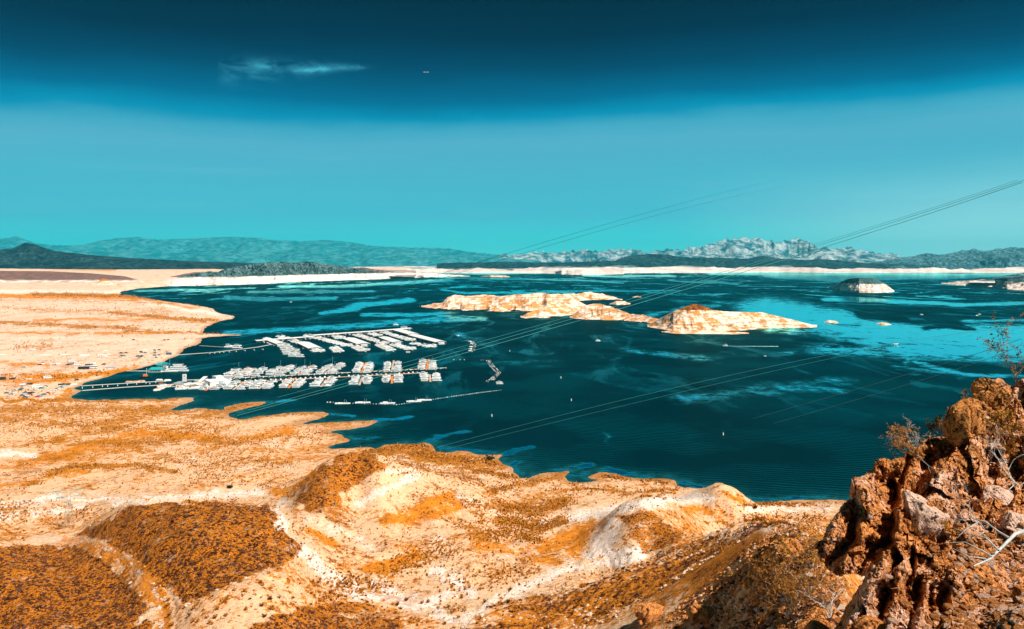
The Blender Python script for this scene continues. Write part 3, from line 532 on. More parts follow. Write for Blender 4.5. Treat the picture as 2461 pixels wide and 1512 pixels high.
landform('island_spit', [(1590,797,798),(1620,794,802),(1700,795,803),(1760,797,803.5),(1800,799.5,802)], 22, M_isl2, 120, 12, 0.2, 88, Lg=14, jag=.6)
landform('butte_island', [(1990,691,692),(2008,686,697),(2024,676,699),(2040,669,701),(2065,667.5,703.5),(2090,668,704),(2104,669,704),(2118,677,703.5),(2130,684,703),(2150,700,701)], 150, M_butte, 200, 34, 0.2, 91, Lg=34, jag=1.0, shp=0.75)
landform('headland', [(2262,681,682),(2300,676,685),(2350,673,688),(2390,670,690),(2420,668,696),(2461,663,699),(2600,650,704),(2760,650,705)], 420, M_butte, 200, 28, 0.3, 93, Lg=34, jag=1.2)
landform('headland_crest', [(2330,677,678),(2370,672,679),(2400,666,679),(2430,660,679),(2470,653,679),(2600,640,679),(2760,636,679)], 420, M_blue, 140, 24, 0.25, 95, zb=26, Lg=50, jag=1.0)
# ------------------------------------------------------------------ haze over the lake
bm_v = np.array([(x, y, z) for z in (-10.0, 905.0) for y in (-400.0, 29000.0) for x in (-26000.0, 26000.0)])
hz = mesh_np('haze', bm_v, np.array([[0, 2, 3, 1], [4, 5, 7, 6], [0, 1, 5, 4], [2, 6, 7, 3], [0, 4, 6, 2], [1, 3, 7, 5]]), None, False)
hm = bpy.data.materials.new('haze'); hm.use_nodes = True; t = NT(hm.node_tree); t.n.clear()
pv = t.node('ShaderNodeVolumePrincipled'); pv.inputs['Color'].default_value = (0.03, 0.74, 0.96, 1); pv.inputs['Density'].default_value = 1.9e-5; pv.inputs['Anisotropy'].default_value = 0.0
mo = t.node('ShaderNodeOutputMaterial'); t.l.new(pv.outputs[0], mo.inputs['Volume'])
hz.materials.append(hm); tag(link('haze', hz), kind='stuff')
# ------------------------------------------------------------------ camera-side rocky slope
def rocky_z(x, y):
    b = np.maximum(B_(x, y), 1.0)
    k = np.clip(y / 70, 0.12, 0.42)
    b = b + k * 2.2 * fbm(x / 14, y / 14, oct=2, seed=103) + np.clip(k, 0, .3) * 2.6 * (ridged(x / 7, y / 7, oct=5, seed=104) - 0.55) * np.clip(1.4 - y / 60, 0, 1) + smooth(40, 90, y) * 1.6 * (ridged(x / 13, y / 13, oct=2, seed=105) - 0.55)
    b = b + np.clip(y / 60, 0.08, .6) * np.clip(1.4 - y / 50, 0, 1) * 0.7 * fbm(x / 1.6, y / 1.6, oct=4, seed=107)
    b = b - 3.6 * smooth(1930, 2040, CX + x / y * F) * smooth(46, 38, y)
    return b
Yn = np.geomspace(6, 205, 560); un = np.linspace(0.10, 0.95, 400)
Yq, Uq = np.meshgrid(Yn, un, indexing='ij'); Xq = Uq * Yq
Zn = rocky_z(Xq, Yq)
edge = smooth(1500, 1650, CX + Uq * F) * smooth(200, 150, Yq)
Zn = Zn * edge + (ground_z(Xq, Yq) - 1.2) * (1 - edge)
m, t, p = mat_new('rocky_slope')
g = t.node('ShaderNodeNewGeometry'); pos = g.outputs['Position']
def rock_color(t, pos, sc=1.0, pink=0.5):
    A = t.noise(pos, 0.35 * sc, 5, 0.65, 0.4); Bn = t.noise(pos, 2.2 * sc, 6, 0.72, 0.3); Cn = t.noise(pos, 9.0 * sc, 4, 0.7)
    c = t.mix(t.step(t.add(t.mul(Bn, .6), t.mul(Cn, .4)), 0.42, 0.56), (0.30, 0.08, 0.016, 1), (0.86, 0.36, 0.10, 1))
    c = t.mix(t.step(t.add(t.mul(A, 0.6), t.mul(Bn, 0.5)), 0.62 - 0.1 * pink, 0.74 - 0.1 * pink), c, (0.95, 0.64, 0.48, 1))
    c = t.mix(t.mul(t.step(t.add(t.mul(Cn, 0.5), t.mul(Bn, 0.5)), 0.46, 0.43), 0.95), c, (0.03, 0.012, 0.010, 1))
    return c, A, Bn, Cn
c, A1, B1, C1 = rock_color(t, pos, 1.0, 0.4)
d3 = t.node('ShaderNodeVectorMath', operation='LENGTH'); t.l.new(pos, d3.inputs[0])
t.put(p.inputs['Base Color'], c); p.inputs['Roughness'].default_value = 0.95; p.inputs['Specular IOR Level'].default_value = 0.08
b1 = t.node('ShaderNodeBump'); b1.inputs['Strength'].default_value = 1.0; b1.inputs['Distance'].default_value = 0.5
t.put(b1.inputs['Height'], t.add(t.add(t.mul(A1, 1.0), t.mul(B1, 0.9)), t.mul(C1, 0.25))); t.l.new(b1.outputs[0], p.inputs['Normal'])
RM = m
# far part of the slope keeps the mottled colour of the valley side
MM, t, p = mat_new('hillside')
me = mesh_np('rocky_slope', np.stack([Xq, Yq, Zn], -1).reshape(-1, 3), grid_faces(*Xq.shape), GM, True, {'zone': zones(Xq, Yq, Zn).reshape(-1, 4)})
me.materials.append(RM)
yc = (Yq[:-1, :-1] + 6 * fbm(Xq[:-1, :-1] / 3, Yq[:-1, :-1] / 3, oct=2, seed=4)).ravel()
me.polygons.foreach_set('material_index', (yc < 62).astype(np.int32))
tag(link('rocky_slope', me), kind='structure')
def near_z(x, y): return float(rocky_z(np.array([x]), np.array([y]))[0])

# ------------------------------------------------------------------ boulders
import bmesh
def ico(sub):
    bm = bmesh.new(); bmesh.ops.create_icosphere(bm, subdivisions=sub, radius=1.0)
    V = np.array([v.co[:] for v in bm.verts]); Fc = np.array([[v.index for v in f.verts] for f in bm.faces]); bm.free(); return V, Fc
ICO = {k: ico(k) for k in (1, 2, 3, 5, 6)}
def rock_mesh(name, dims, seed, mat, sub=5, cuts=9, craggy=0.12, strat=0.0, world_scale=1.0, lean=0.0):
    rs = np.random.RandomState(seed); V, Fc = ICO[sub]; V = V.copy()
    for i in range(cuts):
        n = rs.normal(size=3); n /= np.linalg.norm(n); d = rs.uniform(0.42, 0.8)
        k = V @ n; V = V - np.maximum(k - d, 0)[:, None] * n[None] * 0.96
    N = V / np.linalg.norm(V, axis=1)[:, None]
    P = V * np.array(dims); sx = world_scale
    o = rs.uniform(0, 50, 3)
    x, y, z = P[:, 0] / sx + o[0], P[:, 1] / sx + o[1], P[:, 2] / sx + o[2]
    zz = z * (1 - 0.75 * strat)
    mean = float(np.mean(dims))
    d = craggy * mean * (ridged(x * .7, y * .7, zz * .5, oct=5, seed=seed) - 0.62) * 2.2
    d += craggy * mean * 0.9 * fbm(x * 2.5, y * 2.5, zz * 2.0, oct=5, seed=seed + 5, gain=.62)
    cr = np.abs(vn(x * 1.3 + lean * z, y * 1.3, zz * .35, seed + 8) - 0.5)
    d -= craggy * mean * 1.5 * np.clip(0.07 - cr, 0, 1) / 0.07 * (0.5 + strat)
    P = P + N * d[:, None]
    return mesh_np(name, P, Fc, mat, sub < 3)
def rock_mat(name, sc, pink):
    m, t, p = mat_new(name); tcn = t.node('ShaderNodeTexCoord'); pos = tcn.outputs['Object']
    c, A, Bn, Cn = rock_color(t, pos, sc, pink)
    t.put(p.inputs['Base Color'], c); p.inputs['Roughness'].default_value = 0.93; p.inputs['Specular IOR Level'].default_value = 0.1
    b = t.node('ShaderNodeBump'); b.inputs['Strength'].default_value = 1.0; b.inputs['Distance'].default_value = 0.30
    t.put(b.inputs['Height'], t.add(t.mul(Bn, 1.0), t.mul(Cn, 0.35))); t.l.new(b.outputs[0], p.inputs['Normal'])
    return m
R_or = rock_mat('orange_rock', 1.3, 0.75); R_pk = rock_mat('pink_rock', 1.5, 2.2); R_br = rock_mat('brown_rock', 1.8, -0.4)
# (name, label, column, row, distance, width px, height px, depth ratio, material, strat, seed, craggy, rot)
BOULD = [
 ('boulder','big pale pink flat-topped boulder in the middle of the rock slope',2228,1250,23,150,130,.9,R_pk,.2,13,.07,0.1),
 ('boulder','smooth bright orange boulder cut off by the bottom edge',2095,1520,13.5,100,70,1.,R_or,.1,16,.05,0),
 ('cliff_rock','rough orange knob behind the bare twigs on the slope edge',2238,1092,31,90,80,1.,R_or,.3,18,.13,0.5),
 ('cliff_rock','tall rounded brown rock with a deep black shadow under its left side',2325,1035,30,80,110,.9,R_br,.5,19,.10,0.2),
 ('cliff_rock','rounded reddish rock crowning the slope beside the leafy shrub',2378,950,31.5,70,62,1.,R_br,.1,20,.09,0),
 ('cliff_rock','dark ribbed outcrop jutting from the brown hillside left of the crag',1905,1305,47,110,70,1.,R_br,.8,25,.16,0.3),
 ('boulder','wedge-shaped pink block half buried on the slope right of the pale boulder',2385,1195,22,85,45,1.,R_pk,.1,26,.08,0.4),
 ('boulder','low brown block below the wedge-shaped pink rock',2350,1230,21,55,50,1.,R_br,.1,27,.08,0.1),
 ('boulder','squat orange block lying below the big pale pink boulder',2290,1310,19,55,36,1.,R_or,.1,28,.08,0.7),
 ('boulder','dark-shadowed boulder at the right edge of the gravel slope',2455,1430,13,60,70,1.,R_br,.2,29,.09,0),
 ('boulder','pink slab tipped on the right edge above the long pale branch',2440,1260,20,80,40,1.,R_pk,.1,30,.08,0.2),
 ('cliff_rock','brown knuckle of rock on the hillside below the ribbed outcrop',1800,1400,62,60,50,1.,R_br,.6,31,.15,0.2),
 ('cliff_rock','weathered dark outcrop low on the brown hillside near the bottom edge',1690,1470,95,110,70,1.,R_br,.6,32,.15,0.5),
 ('cliff_rock','leftmost dark rock patch on the lower brown hillside',1560,1480,140,100,50,1.,R_br,.5,33,.15,0.5)]
# relief of the crag face: its depth at every sighted direction
RC = np.array([(1960,1580,19),(2150,1560,18),(2300,1560,17.3),(2461,1540,16.5),(2620,1540,17),(2461,1300,22.3),(2620,1300,23),(2300,1400,20.2),(2300,1300,22),(2100,1400,19.8),(1985,1300,21.3),(2043,1200,22.5),(2230,1250,22.6),(2130,1130,24.5),(2300,1150,25),(2461,1100,26.5),(2620,1100,28),(2280,1060,27),(2370,960,29),(2461,960,30),(2620,930,32),(2860,930,34),(2860,1100,30),(2860,1300,25),(2860,1560,18)], float)
CREV = [  # shaded clefts: path (column,row), dark width, depth, recovery
 ([(2063,1180),(2066,1230),(2060,1290),(2030,1330),(1990,1375)],26,2.6,40),([(2150,1150),(2158,1200),(2150,1260),(2140,1300)],20,2.2,45),([(2205,1085),(2180,1130),(2165,1170)],14,1.2,25),
 ([(2262,1090),(2240,1130),(2215,1180),(2205,1220)],58,3.4,60),([(2150,1300),(2090,1370),(2050,1440),(2012,1520)],52,3.6,70),([(2165,1330),(2150,1400),(2130,1470),(2120,1540)],26,1.5,30),([(2200,1320),(2195,1380),(2180,1440)],16,1.0,25),
 ([(2225,1390),(2205,1450),(2190,1530)],26,1.6,35),([(2290,1400),(2275,1450),(2262,1530)],20,1.2,35),([(2330,1000),(2300,1060),(2275,1100)],20,1.6,40),([(2345,930),(2350,960),(2340,1000)],16,1.0,30),([(2085,1210),(2092,1260)],10,.6,20),
 ([(2412,930),(2405,960),(2398,985)],20,1.3,25),([(2405,1085),(2395,1120),(2400,1150)],30,1.6,30),([(2350,1180),(2370,1200),(2345,1240)],16,.7,25),([(2440,1180),(2425,1220)],18,.9,25),([(2445,1395),(2438,1430),(2450,1460)],24,.9,30),([(2380,1235),(2372,1270)],14,.6,20),
 ([(2310,1230),(2300,1270)],12,.6,20),([(2245,1430),(2240,1500)],12,.8,20)]
SIL = [(1955,1310),(1975,1292),(1990,1262),(2005,1240),(2030,1205),(2040,1198),(2043,1165),(2050,1148),(2075,1142),(2092,1128),(2102,1108),(2125,1098),(2140,1104),(2168,1094),(2190,1082),(2212,1060),(2235,1052),(2258,1046),(2290,1020),(2296,992),(2315,978),(2336,964),(2340,935),(2352,920),(2378,912),(2402,908),(2420,918),(2432,930),(2446,912),(2470,902),(2620,880),(2860,850),(2860,1580),(1990,1580),(2004,1515),(2030,1462),(2062,1412),(2078,1388),(2050,1380),(2015,1384),(1990,1372),(1970,1345)]
def relief_Y(px, py, fine=True):
    px = np.asarray(px, float); py = np.asarray(py, float)
    w = 1.0 / (((px[..., None] - RC[:, 0]) / 1.0) ** 2 + ((py[..., None] - RC[:, 1]) / 1.0) ** 2 + 900) ** 1.6
    Y = (w * RC[:, 2]).sum(-1) / w.sum(-1)
    jx = px + 9 * fbm(px / 26, py / 30, oct=4, seed=301); jy = py + 7 * fbm(px / 24, py / 24, oct=3, seed=302)
    grav = smooth(2230, 2330, px + (py - 1400) * .2) * smooth(1270, 1330, py)      # gravel apron, lower right
    for path, wd, A, R in CREV:
        ys = np.array([q_[1] for q_ in path], float); xs = np.array([q_[0] for q_ in path], float)
        t_ = jx - (np.interp(jy, ys, xs) - wd * .5); e = smooth(ys[0] - 14, ys[0] + 12, jy) * smooth(ys[-1] + 14, ys[-1] - 12, jy)
        f = np.where(t_ < 0, np.exp(np.minimum(t_, 0) / R), 1 - smooth(0, wd, t_)); f2 = np.where(t_ > wd, -0.25 * np.exp(-np.clip((t_ - wd) / R, 0, 9)), -0.25 * smooth(0, wd, t_))
        Y = Y + .60 * A * e * (f + f2)
    cg = 1 - .75 * grav
    sc = Y / 24
    Y = Y - cg * 0.48 * (ridged(jx / 62, jy / 95, oct=5, seed=311, gain=.55) - .6) * sc
    # angular facets: nearest of tilted planes in jittered cells
    for cell, amp, sd_ in ((52, .42, 5), (21, .20, 6), (9, .09, 7)):
        kx = jx / cell; ky = jy / (cell * 1.35); ix = np.floor(kx); iy = np.floor(ky); best = np.full(px.shape, 9.0); off = np.zeros(px.shape)
        for dx in (-1, 0, 1):
            for dy in (-1, 0, 1):
                cx_ = ix + dx; cy_ = iy + dy; z0 = cx_ * 0
                rx = _h(cx_, cy_, z0, sd_); ry = _h(cx_, cy_, z0 + 1, sd_); h1 = _h(cx_, cy_, z0 + 2, sd_) - .5; h2 = _h(cx_, cy_, z0 + 3, sd_) - .5; h3 = _h(cx_, cy_, z0 + 4, sd_) - .5
                ddx = kx - cx_ - rx; ddy = ky - cy_ - ry; dd = ddx ** 2 + ddy ** 2; m_ = dd < best
                off = np.where(m_, h1 + ddx * h2 * 2.8 + ddy * h3 * 2.4, off); best = np.where(m_, dd, best)
        Y = Y + amp * off * sc * cg
    if fine: Y = Y + (0.03 + .055 * cg) * fbm(px / 5.5, py / 5.5, oct=3, seed=331, gain=.6) * sc * 1.3
    ed = seg_dist(px, py, SIL[:-7]) ; Y = Y + 1.6 * np.exp(-ed / 9.0) * (py < 1400)
    return Y
gx_ = np.concatenate([np.arange(1940, 2480, 1.75), np.arange(2480, 2862, 4.0)]); gy_ = np.arange(872, 1580, 1.75)
PY, PX = np.meshgrid(gy_, gx_, indexing='ij')
ins = inside(PX + 5 * fbm(PX / 9, PY / 9, oct=3, seed=351), PY + 5 * fbm(PX / 9, PY / 9, oct=3, seed=352), SIL)
RY = relief_Y(PX, PY)
fc = grid_faces(*PX.shape)[:, ::-1]; keep = ins.ravel()[fc].all(1); fc = fc[keep]; used_ = np.unique(fc); remap = np.full(PX.size, -1); remap[used_] = np.arange(len(used_))
Vr = np.stack([(PX - CX) / F * RY, RY, H - (PY - HY) * RY / F], -1).reshape(-1, 3)[used_]; fc = remap[fc]
# close the back: rim vertices are carried away from the viewer so that the face has thickness
ed_ = {}
for q_ in fc:
    for i_ in range(4):
        k1, k2 = int(q_[i_]), int(q_[(i_ + 1) % 4]); key = (min(k1, k2), max(k1, k2)); ed_[key] = None if key in ed_ else (k1, k2)
rim = [v_ for v_ in ed_.values() if v_]; rv = sorted({k_ for e_ in rim for k_ in e_}); ri_ = {k_: len(Vr) + i_ for i_, k_ in enumerate(rv)}
bk = Vr[rv] + 3.5 * (Vr[rv] - np.array([0, 0, H])) / np.linalg.norm(Vr[rv] - np.array([0, 0, H]), axis=1)[:, None]; Vr = np.concatenate([Vr, bk]); fr2 = np.array([(e_[1], e_[0], ri_[e_[0]], ri_[e_[1]]) for e_ in rim]); fc = np.concatenate([fc, fr2])
tag(link('rock_face', mesh_np('rock_face', Vr, fc, R_or, False)), kind='structure')
def rel_at(a, b_): return float(relief_Y(np.array([a]), np.array([b_]), False)[0])
def near_hit(px, py):
    Ys = np.geomspace(8, 200, 700); xs = (px - CX) / F * Ys; zr = H - (py - HY) * Ys / F; k = np.argmax(rocky_z(xs, Ys) >= zr); return float(Ys[k])
for nm, lab, a, b_, Yd, wp, hp, dr, mt, st, sd, cg, rz in BOULD:
    w_ = wp * Yd / F / 2 * 1.22; h_ = hp * Yd / F / 2 * 1.22
    me = rock_mesh(nm, (w_, w_ * dr, h_), sd, mt, 5 if wp < 130 else 6, 9 if st < .5 else 6, cg, st, max(w_, h_) * 0.55)
    o = link(nm, me);
    if a > 2060: Yd = rel_at(a, b_) + w_ * .15
    else: Yd = near_hit(a, min(b_ + hp * .3, 1508)); b_ = b_ + hp * .12
    o.location = Vector(((a - CX) / F * (Yd + w_ * .2), Yd + w_ * .2, H - (b_ - HY) * Yd / F)); o.rotation_euler = (0, 0.12 if st > .5 else 0, rz)
    tag(o, lab, 'rock')
# loose stones: the 300 that show largest as objects, the rest joined
rs = np.random.RandomState(5)
SM = [rock_mesh('stone', (1, .9, .62), 200 + i, [R_or, R_pk, R_br][i % 3], 2, 6, 0.10, 0, 1.5) for i in range(9)]
PXs = rs.uniform(2060, 2470, 5200); PYs = rs.uniform(1050, 1520, 5200); gsel = smooth(2200, 2330, PXs + (PYs - 1400) * .2) * smooth(1230, 1330, PYs) + .12
kk_ = (rs.uniform(0, 1, 5200) < gsel) & inside(PXs, PYs, SIL); PXs = PXs[kk_]; PYs = PYs[kk_]; YY = relief_Y(PXs, PYs, False)
cand = np.stack([(PXs - CX) / F * YY, YY, np.abs(rs.normal(size=len(YY))) * 0.045 + 0.03], -1); cz = H - (PYs - HY) * YY / F - .02
order = np.argsort(-cand[:, 2] / cand[:, 1])
for k in order[:300]:
    o = link('stone', SM[rs.randint(9)]); s = cand[k, 2]; o.location = (cand[k, 0], cand[k, 1], cz[k] + s * .2); o.scale = (s * rs.uniform(.8, 1.4), s, s); o.rotation_euler = (rs.uniform(-.4, .4), rs.uniform(-.4, .4), rs.uniform(0, 6.3))
    qx, qy = proj(*o.location); where_ = 'in the gravel at the bottom right corner' if qy > 1440 and qx > 2350 else 'in the gravel below the pale bough' if qx > 2300 and qy > 1360 else 'around the pale bough' if qx > 2280 and qy > 1240 else 'on ledges of the upper crag' if qy < 1240 else 'on the lower crag beside the jagged spine'
    col_ = {'orange_rock': 'orange', 'pink_rock': 'pinkish', 'brown_rock': 'brown'}[o.data.materials[0].name]
    tag(o, f'small angular {col_} stone lying {where_}', 'stone', f'{col_} stones {where_}')
def scatter(name, mat, base, pos, scl, rz, tilt=None):
    V0, F0 = base; n = len(pos); c, s = np.cos(rz), np.sin(rz)
    V = V0[None] * scl[:, None, :]; X = V[..., 0] * c[:, None] - V[..., 1] * s[:, None]; Y = V[..., 0] * s[:, None] + V[..., 1] * c[:, None]
    Vw = np.stack([X, Y, V[..., 2]], -1) + pos[:, None, :]
    Fw = (F0[None] + (np.arange(n) * len(V0))[:, None, None]).reshape(-1, F0.shape[1])
    return link(name, mesh_np(name, Vw.reshape(-1, 3), Fw, mat, False))
oc = (np.array([(1, .1, 0), (-.1, 1, .1), (-1, 0, 0), (0, -.9, -.1), (.2, .1, .7), (0, 0, -.5)], float), np.array([(0, 1, 4), (1, 2, 4), (2, 3, 4), (3, 0, 4), (1, 0, 5), (2, 1, 5), (3, 2, 5), (0, 3, 5)]))
k = order[300:]; n = len(k); s = cand[k, 2]
tag(scatter('gravel', RM, oc, np.stack([cand[k, 0], cand[k, 1], cz[k] + s * .15], -1), np.stack([s, s * .8, s * .8], -1), rs.uniform(0, 6.3, n)), 'scattered gravel and rubble on the near rocky slope', 'gravel', kind='stuff')

# stones across the dark hills and pale gullies (valley)
gpx, gpy = proj(Gx, Gy, Gz)
vis = (gpx > -60) & (gpx < 2520) & (gpy < 1560) & (gpy > 690) & (Gz > 0.3)
dz = GZ[..., 0]; wz = GZ[..., 1]
wgt = np.where(vis, (dz * 1.0 + wz * 0.25 + 0.03) * smooth(1040, 1250, gpy), 0).ravel(); wgt /= wgt.sum()
idx = rs.choice(len(wgt), 8000, p=wgt); X0 = Gx.ravel()[idx]; Y0 = Gy.ravel()[idx]; Z0 = Gz.ravel()[idx]
jit = Y0 * 0.0012; X0 = X0 + rs.uniform(-1, 1, len(idx)) * jit; s = np.abs(rs.normal(size=len(idx))) * .28 + .22
dk = dz.ravel()[idx] > .45
m_dk = simple('varnished_stone', (0.10, 0.03, 0.012), 0.9, var=.5, scale=.4); m_wt = simple('pale_stone', (0.66, 0.48, 0.34), 0.9, var=.4, scale=.3)
for sel, mt, lab in ((dk, m_dk, 'dark desert-varnished stones strewn over the brown hill caps'), (~dk, m_wt, 'pale rubble strewn over the cream slopes and gullies')):
    tag(scatter('rubble', mt, oc, np.stack([X0, Y0, Z0 + .1], -1)[sel], np.stack([s, s, s * .9], -1)[sel], rs.uniform(0, 6.3, sel.sum())), lab, 'rubble', kind='stuff')

nx, ny = proj(Xq, Yq, Zn)[0].ravel(), proj(Xq, Yq, Zn)[1].ravel(); wq = ((nx > 1350) & (nx < 2010) & (ny < 1545) & (Yq.ravel() > 40)) * 1.0; wq /= wq.sum()
iq = rs.choice(len(wq), 7000, p=wq); sq = (np.abs(rs.normal(size=7000)) * .26 + .14); pq = np.stack([Xq.ravel()[iq] + rs.uniform(-.4, .4, 7000), Yq.ravel()[iq] + rs.uniform(-.4, .4, 7000), Zn.ravel()[iq] + .05], -1)
for i, mt in enumerate((m_dk, RM, m_wt)):
    sl_ = slice(0, 1500) if i == 0 else slice(1500, 6300) if i == 1 else slice(6300, 7000)
    tag(scatter('rubble', mt, oc, pq[sl_], np.stack([sq, sq * .8, sq * .8], -1)[sl_], rs.uniform(0, 6.3, len(sq[sl_]))), ['dark rubble on the brown hillside left of the crag', 'orange rubble on the brown hillside left of the crag', 'pale scattered stones on the brown hillside left of the crag'][i], 'rubble', kind='stuff')
# ------------------------------------------------------------------ scrub
def shrub_mesh(name, seed, mat, n=36, h=1.0, spread=.75, leafy=True, w=.06):
    r = np.random.RandomState(seed); V = []; Fq = []
    for i in range(n):
        a = r.uniform(0, 6.28); tl = r.uniform(0, 1) ** .6 * spread; L = h * r.uniform(.55, 1.05)
        d = np.array([math.cos(a) * tl, math.sin(a) * tl, 1.0]); d /= np.linalg.norm(d)
        e = np.cross(d, [math.sin(a), math.cos(a), .3]); e /= np.linalg.norm(e)
        b0 = np.array([r.uniform(-.1, .1), r.uniform(-.1, .1), -.05]); t_ = b0 + d * L
        ww = w * r.uniform(.6, 1.6); mid = b0 + d * L * .6
        k = len(V); V += [b0, mid + e * ww, t_, mid - e * ww]; Fq.append((k, k + 1, k + 2, k + 3))
        if leafy:
            for q_ in range(2):
                c = b0 + d * L * r.uniform(.5, 1.0) + r.normal(size=3) * .11; u1 = r.normal(size=3) * .08; v1 = r.normal(size=3) * .08
                k = len(V); V += [c - u1, c - v1, c + u1, c + v1]; Fq.append((k, k + 1, k + 2, k + 3))
    return np.array(V), np.array(Fq)
def leaf_mat(name, c1, c2):
    m, t, p = mat_new(name); g = t.node('ShaderNodeNewGeometry'); oi = t.node('ShaderNodeObjectInfo')
    n = t.noise(g.outputs['Position'], 0.9, 3, 0.6)
    t.put(p.inputs['Base Color'], t.mix(t.step(t.add(n, t.mul(t.sub(oi.outputs['Random'], .5), .3)), .38, .62), c1, c2)); p.inputs['Roughness'].default_value = .8; p.inputs['Specular IOR Level'].default_value = .1
    return m
L_gold = leaf_mat('golden_scrub_leaf', (0.36, 0.13, 0.01, 1), (0.60, 0.27, 0.03, 1))
L_brn = leaf_mat('brown_scrub_leaf', (0.12, 0.04, 0.005, 1), (0.40, 0.15, 0.014, 1))
L_drk = leaf_mat('dark_bush_leaf', (0.015, 0.02, 0.012, 1), (0.10, 0.06, 0.02, 1))
vz = strokes(gpx + 8 * fbm(gpx / 12, gpy / 7, oct=2, seed=99), gpy + 4 * fbm(gpx / 12, gpy / 7, oct=2, seed=98), VEG, 0.8)
clump = smooth(0.42, 0.62, fbm(Gx / 22, Gy / 22, oct=3, seed=61) * .5 + .5)
wgt = np.where(vis & (Gy < 4500), (vz * (0.3 + clump) + 0.012) * (1 - .85 * dz) * (gpx < 2050), 0)
wgt = (wgt * np.where(gpy < 950, 1.5, 1)).ravel(); wgt /= wgt.sum()
TRK = strokes(gpx, gpy, [([(80,1299),(150,1294),(210,1302),(260,1318),(310,1345),(345,1385),(375,1430),(388,1475),(395,1560)],14,1.0)], 1.0).ravel(); wgt = wgt * (TRK < .4); wgt /= wgt.sum()
idx = rs.choice(len(wgt), 21000, p=wgt); X0 = Gx.ravel()[idx]; Y0 = Gy.ravel()[idx]; Z0 = Gz.ravel()[idx]
X0 = X0 + rs.uniform(-1, 1, len(idx)) * Y0 * 0.0012
sz = rs.uniform(.55, 1.25, len(idx)) * np.where(Y0 > 900, 1.7 + (Y0 - 900) / 1300, 1.0) * np.where(Z0 < 3, 1.15, .95)
big = sz / Y0; order = np.argsort(-big)
SV = {}
for i in range(6): SV[i] = shrub_mesh('desert_shrub', 300 + i, None, 34, 1.1, .8)
SMs = [mesh_np('desert_shrub', *SV[i], [L_gold, L_brn][i % 2], False) for i in range(6)]
for k in order[:300]:
    o = link('desert_shrub', SMs[rs.randint(6)]); o.location = (X0[k], Y0[k], Z0[k]); s = sz[k]; o.scale = (s * 1.1, s * 1.1, s); o.rotation_euler = (0, 0, rs.uniform(0, 6.3))
    qx, qy = proj(X0[k], Y0[k], Z0[k]); where_ = 'the brown hill at the left edge' if qx < 330 and qy > 1300 else 'the broad brown hill at left' if qx < 740 and qy > 1200 else 'the pale gully right of the broad brown hill' if qx < 1000 and qy > 1250 else 'the bottom centre flats' if qx < 1350 and qy > 1340 else 'the hollow left of the white cone' if qx < 1450 and qy > 1200 else 'the orange hillside below the white cone' if qy > 1330 else 'the ridge by the white cone' if qy > 1190 else 'the near lake shore'
    col_ = 'golden' if 'golden' in o.data.materials[0].name else 'brown'
    tag(o, f'low {col_} desert shrub growing on {where_}', 'shrub', f'{col_} shrubs on {where_}')
kk = order[300:]; lo = [shrub_mesh('s', 400 + i, None, 4, 1.0, .9, True, .22) for i in range(3)]
for i in range(3):
    sel = kk[i::3]
    tag(scatter('scrub', [L_gold, L_brn, L_gold][i], lo[i], np.stack([X0, Y0, Z0], -1)[sel], np.stack([sz * 1.2, sz * 1.2, sz * 1.15], -1)[sel], rs.uniform(0, 6.3, len(sel))),
        ['golden scrub covering the lake shore and flats', 'brown scrub covering the lake shore and flats', 'yellowish scrub along the water line'][i], 'scrub', kind='stuff')
def zat(px, py, lo_=60, hi=6000):
    """where a sight line meets the ground"""
    Ys = np.geomspace(lo_, hi, 500); xs = (px - CX) / F * Ys; zr = H - (py - HY) * Ys / F
    zz = ground_z(xs, Ys); k = np.argmax(zz >= zr); return Vector((xs[k], Ys[k], zz[k]))
for (a, b_, s, lab) in ((1178,1108,3.6,'large dark green bush by the sandy point at the water edge'),(553,1178,2.0,'dark isolated bush on the bare pale flat'),(1812,1228,2.2,'dark upright bush on the beach behind the cream ridge')):
    o = link('bush', mesh_np('bush', *shrub_mesh('b', int(a), None, 90, 1.1, 1.1, True, .08), L_drk, False)); o.location = zat(a, b_); o.scale = (s * 1.4, s, s); tag(o, lab, 'bush')

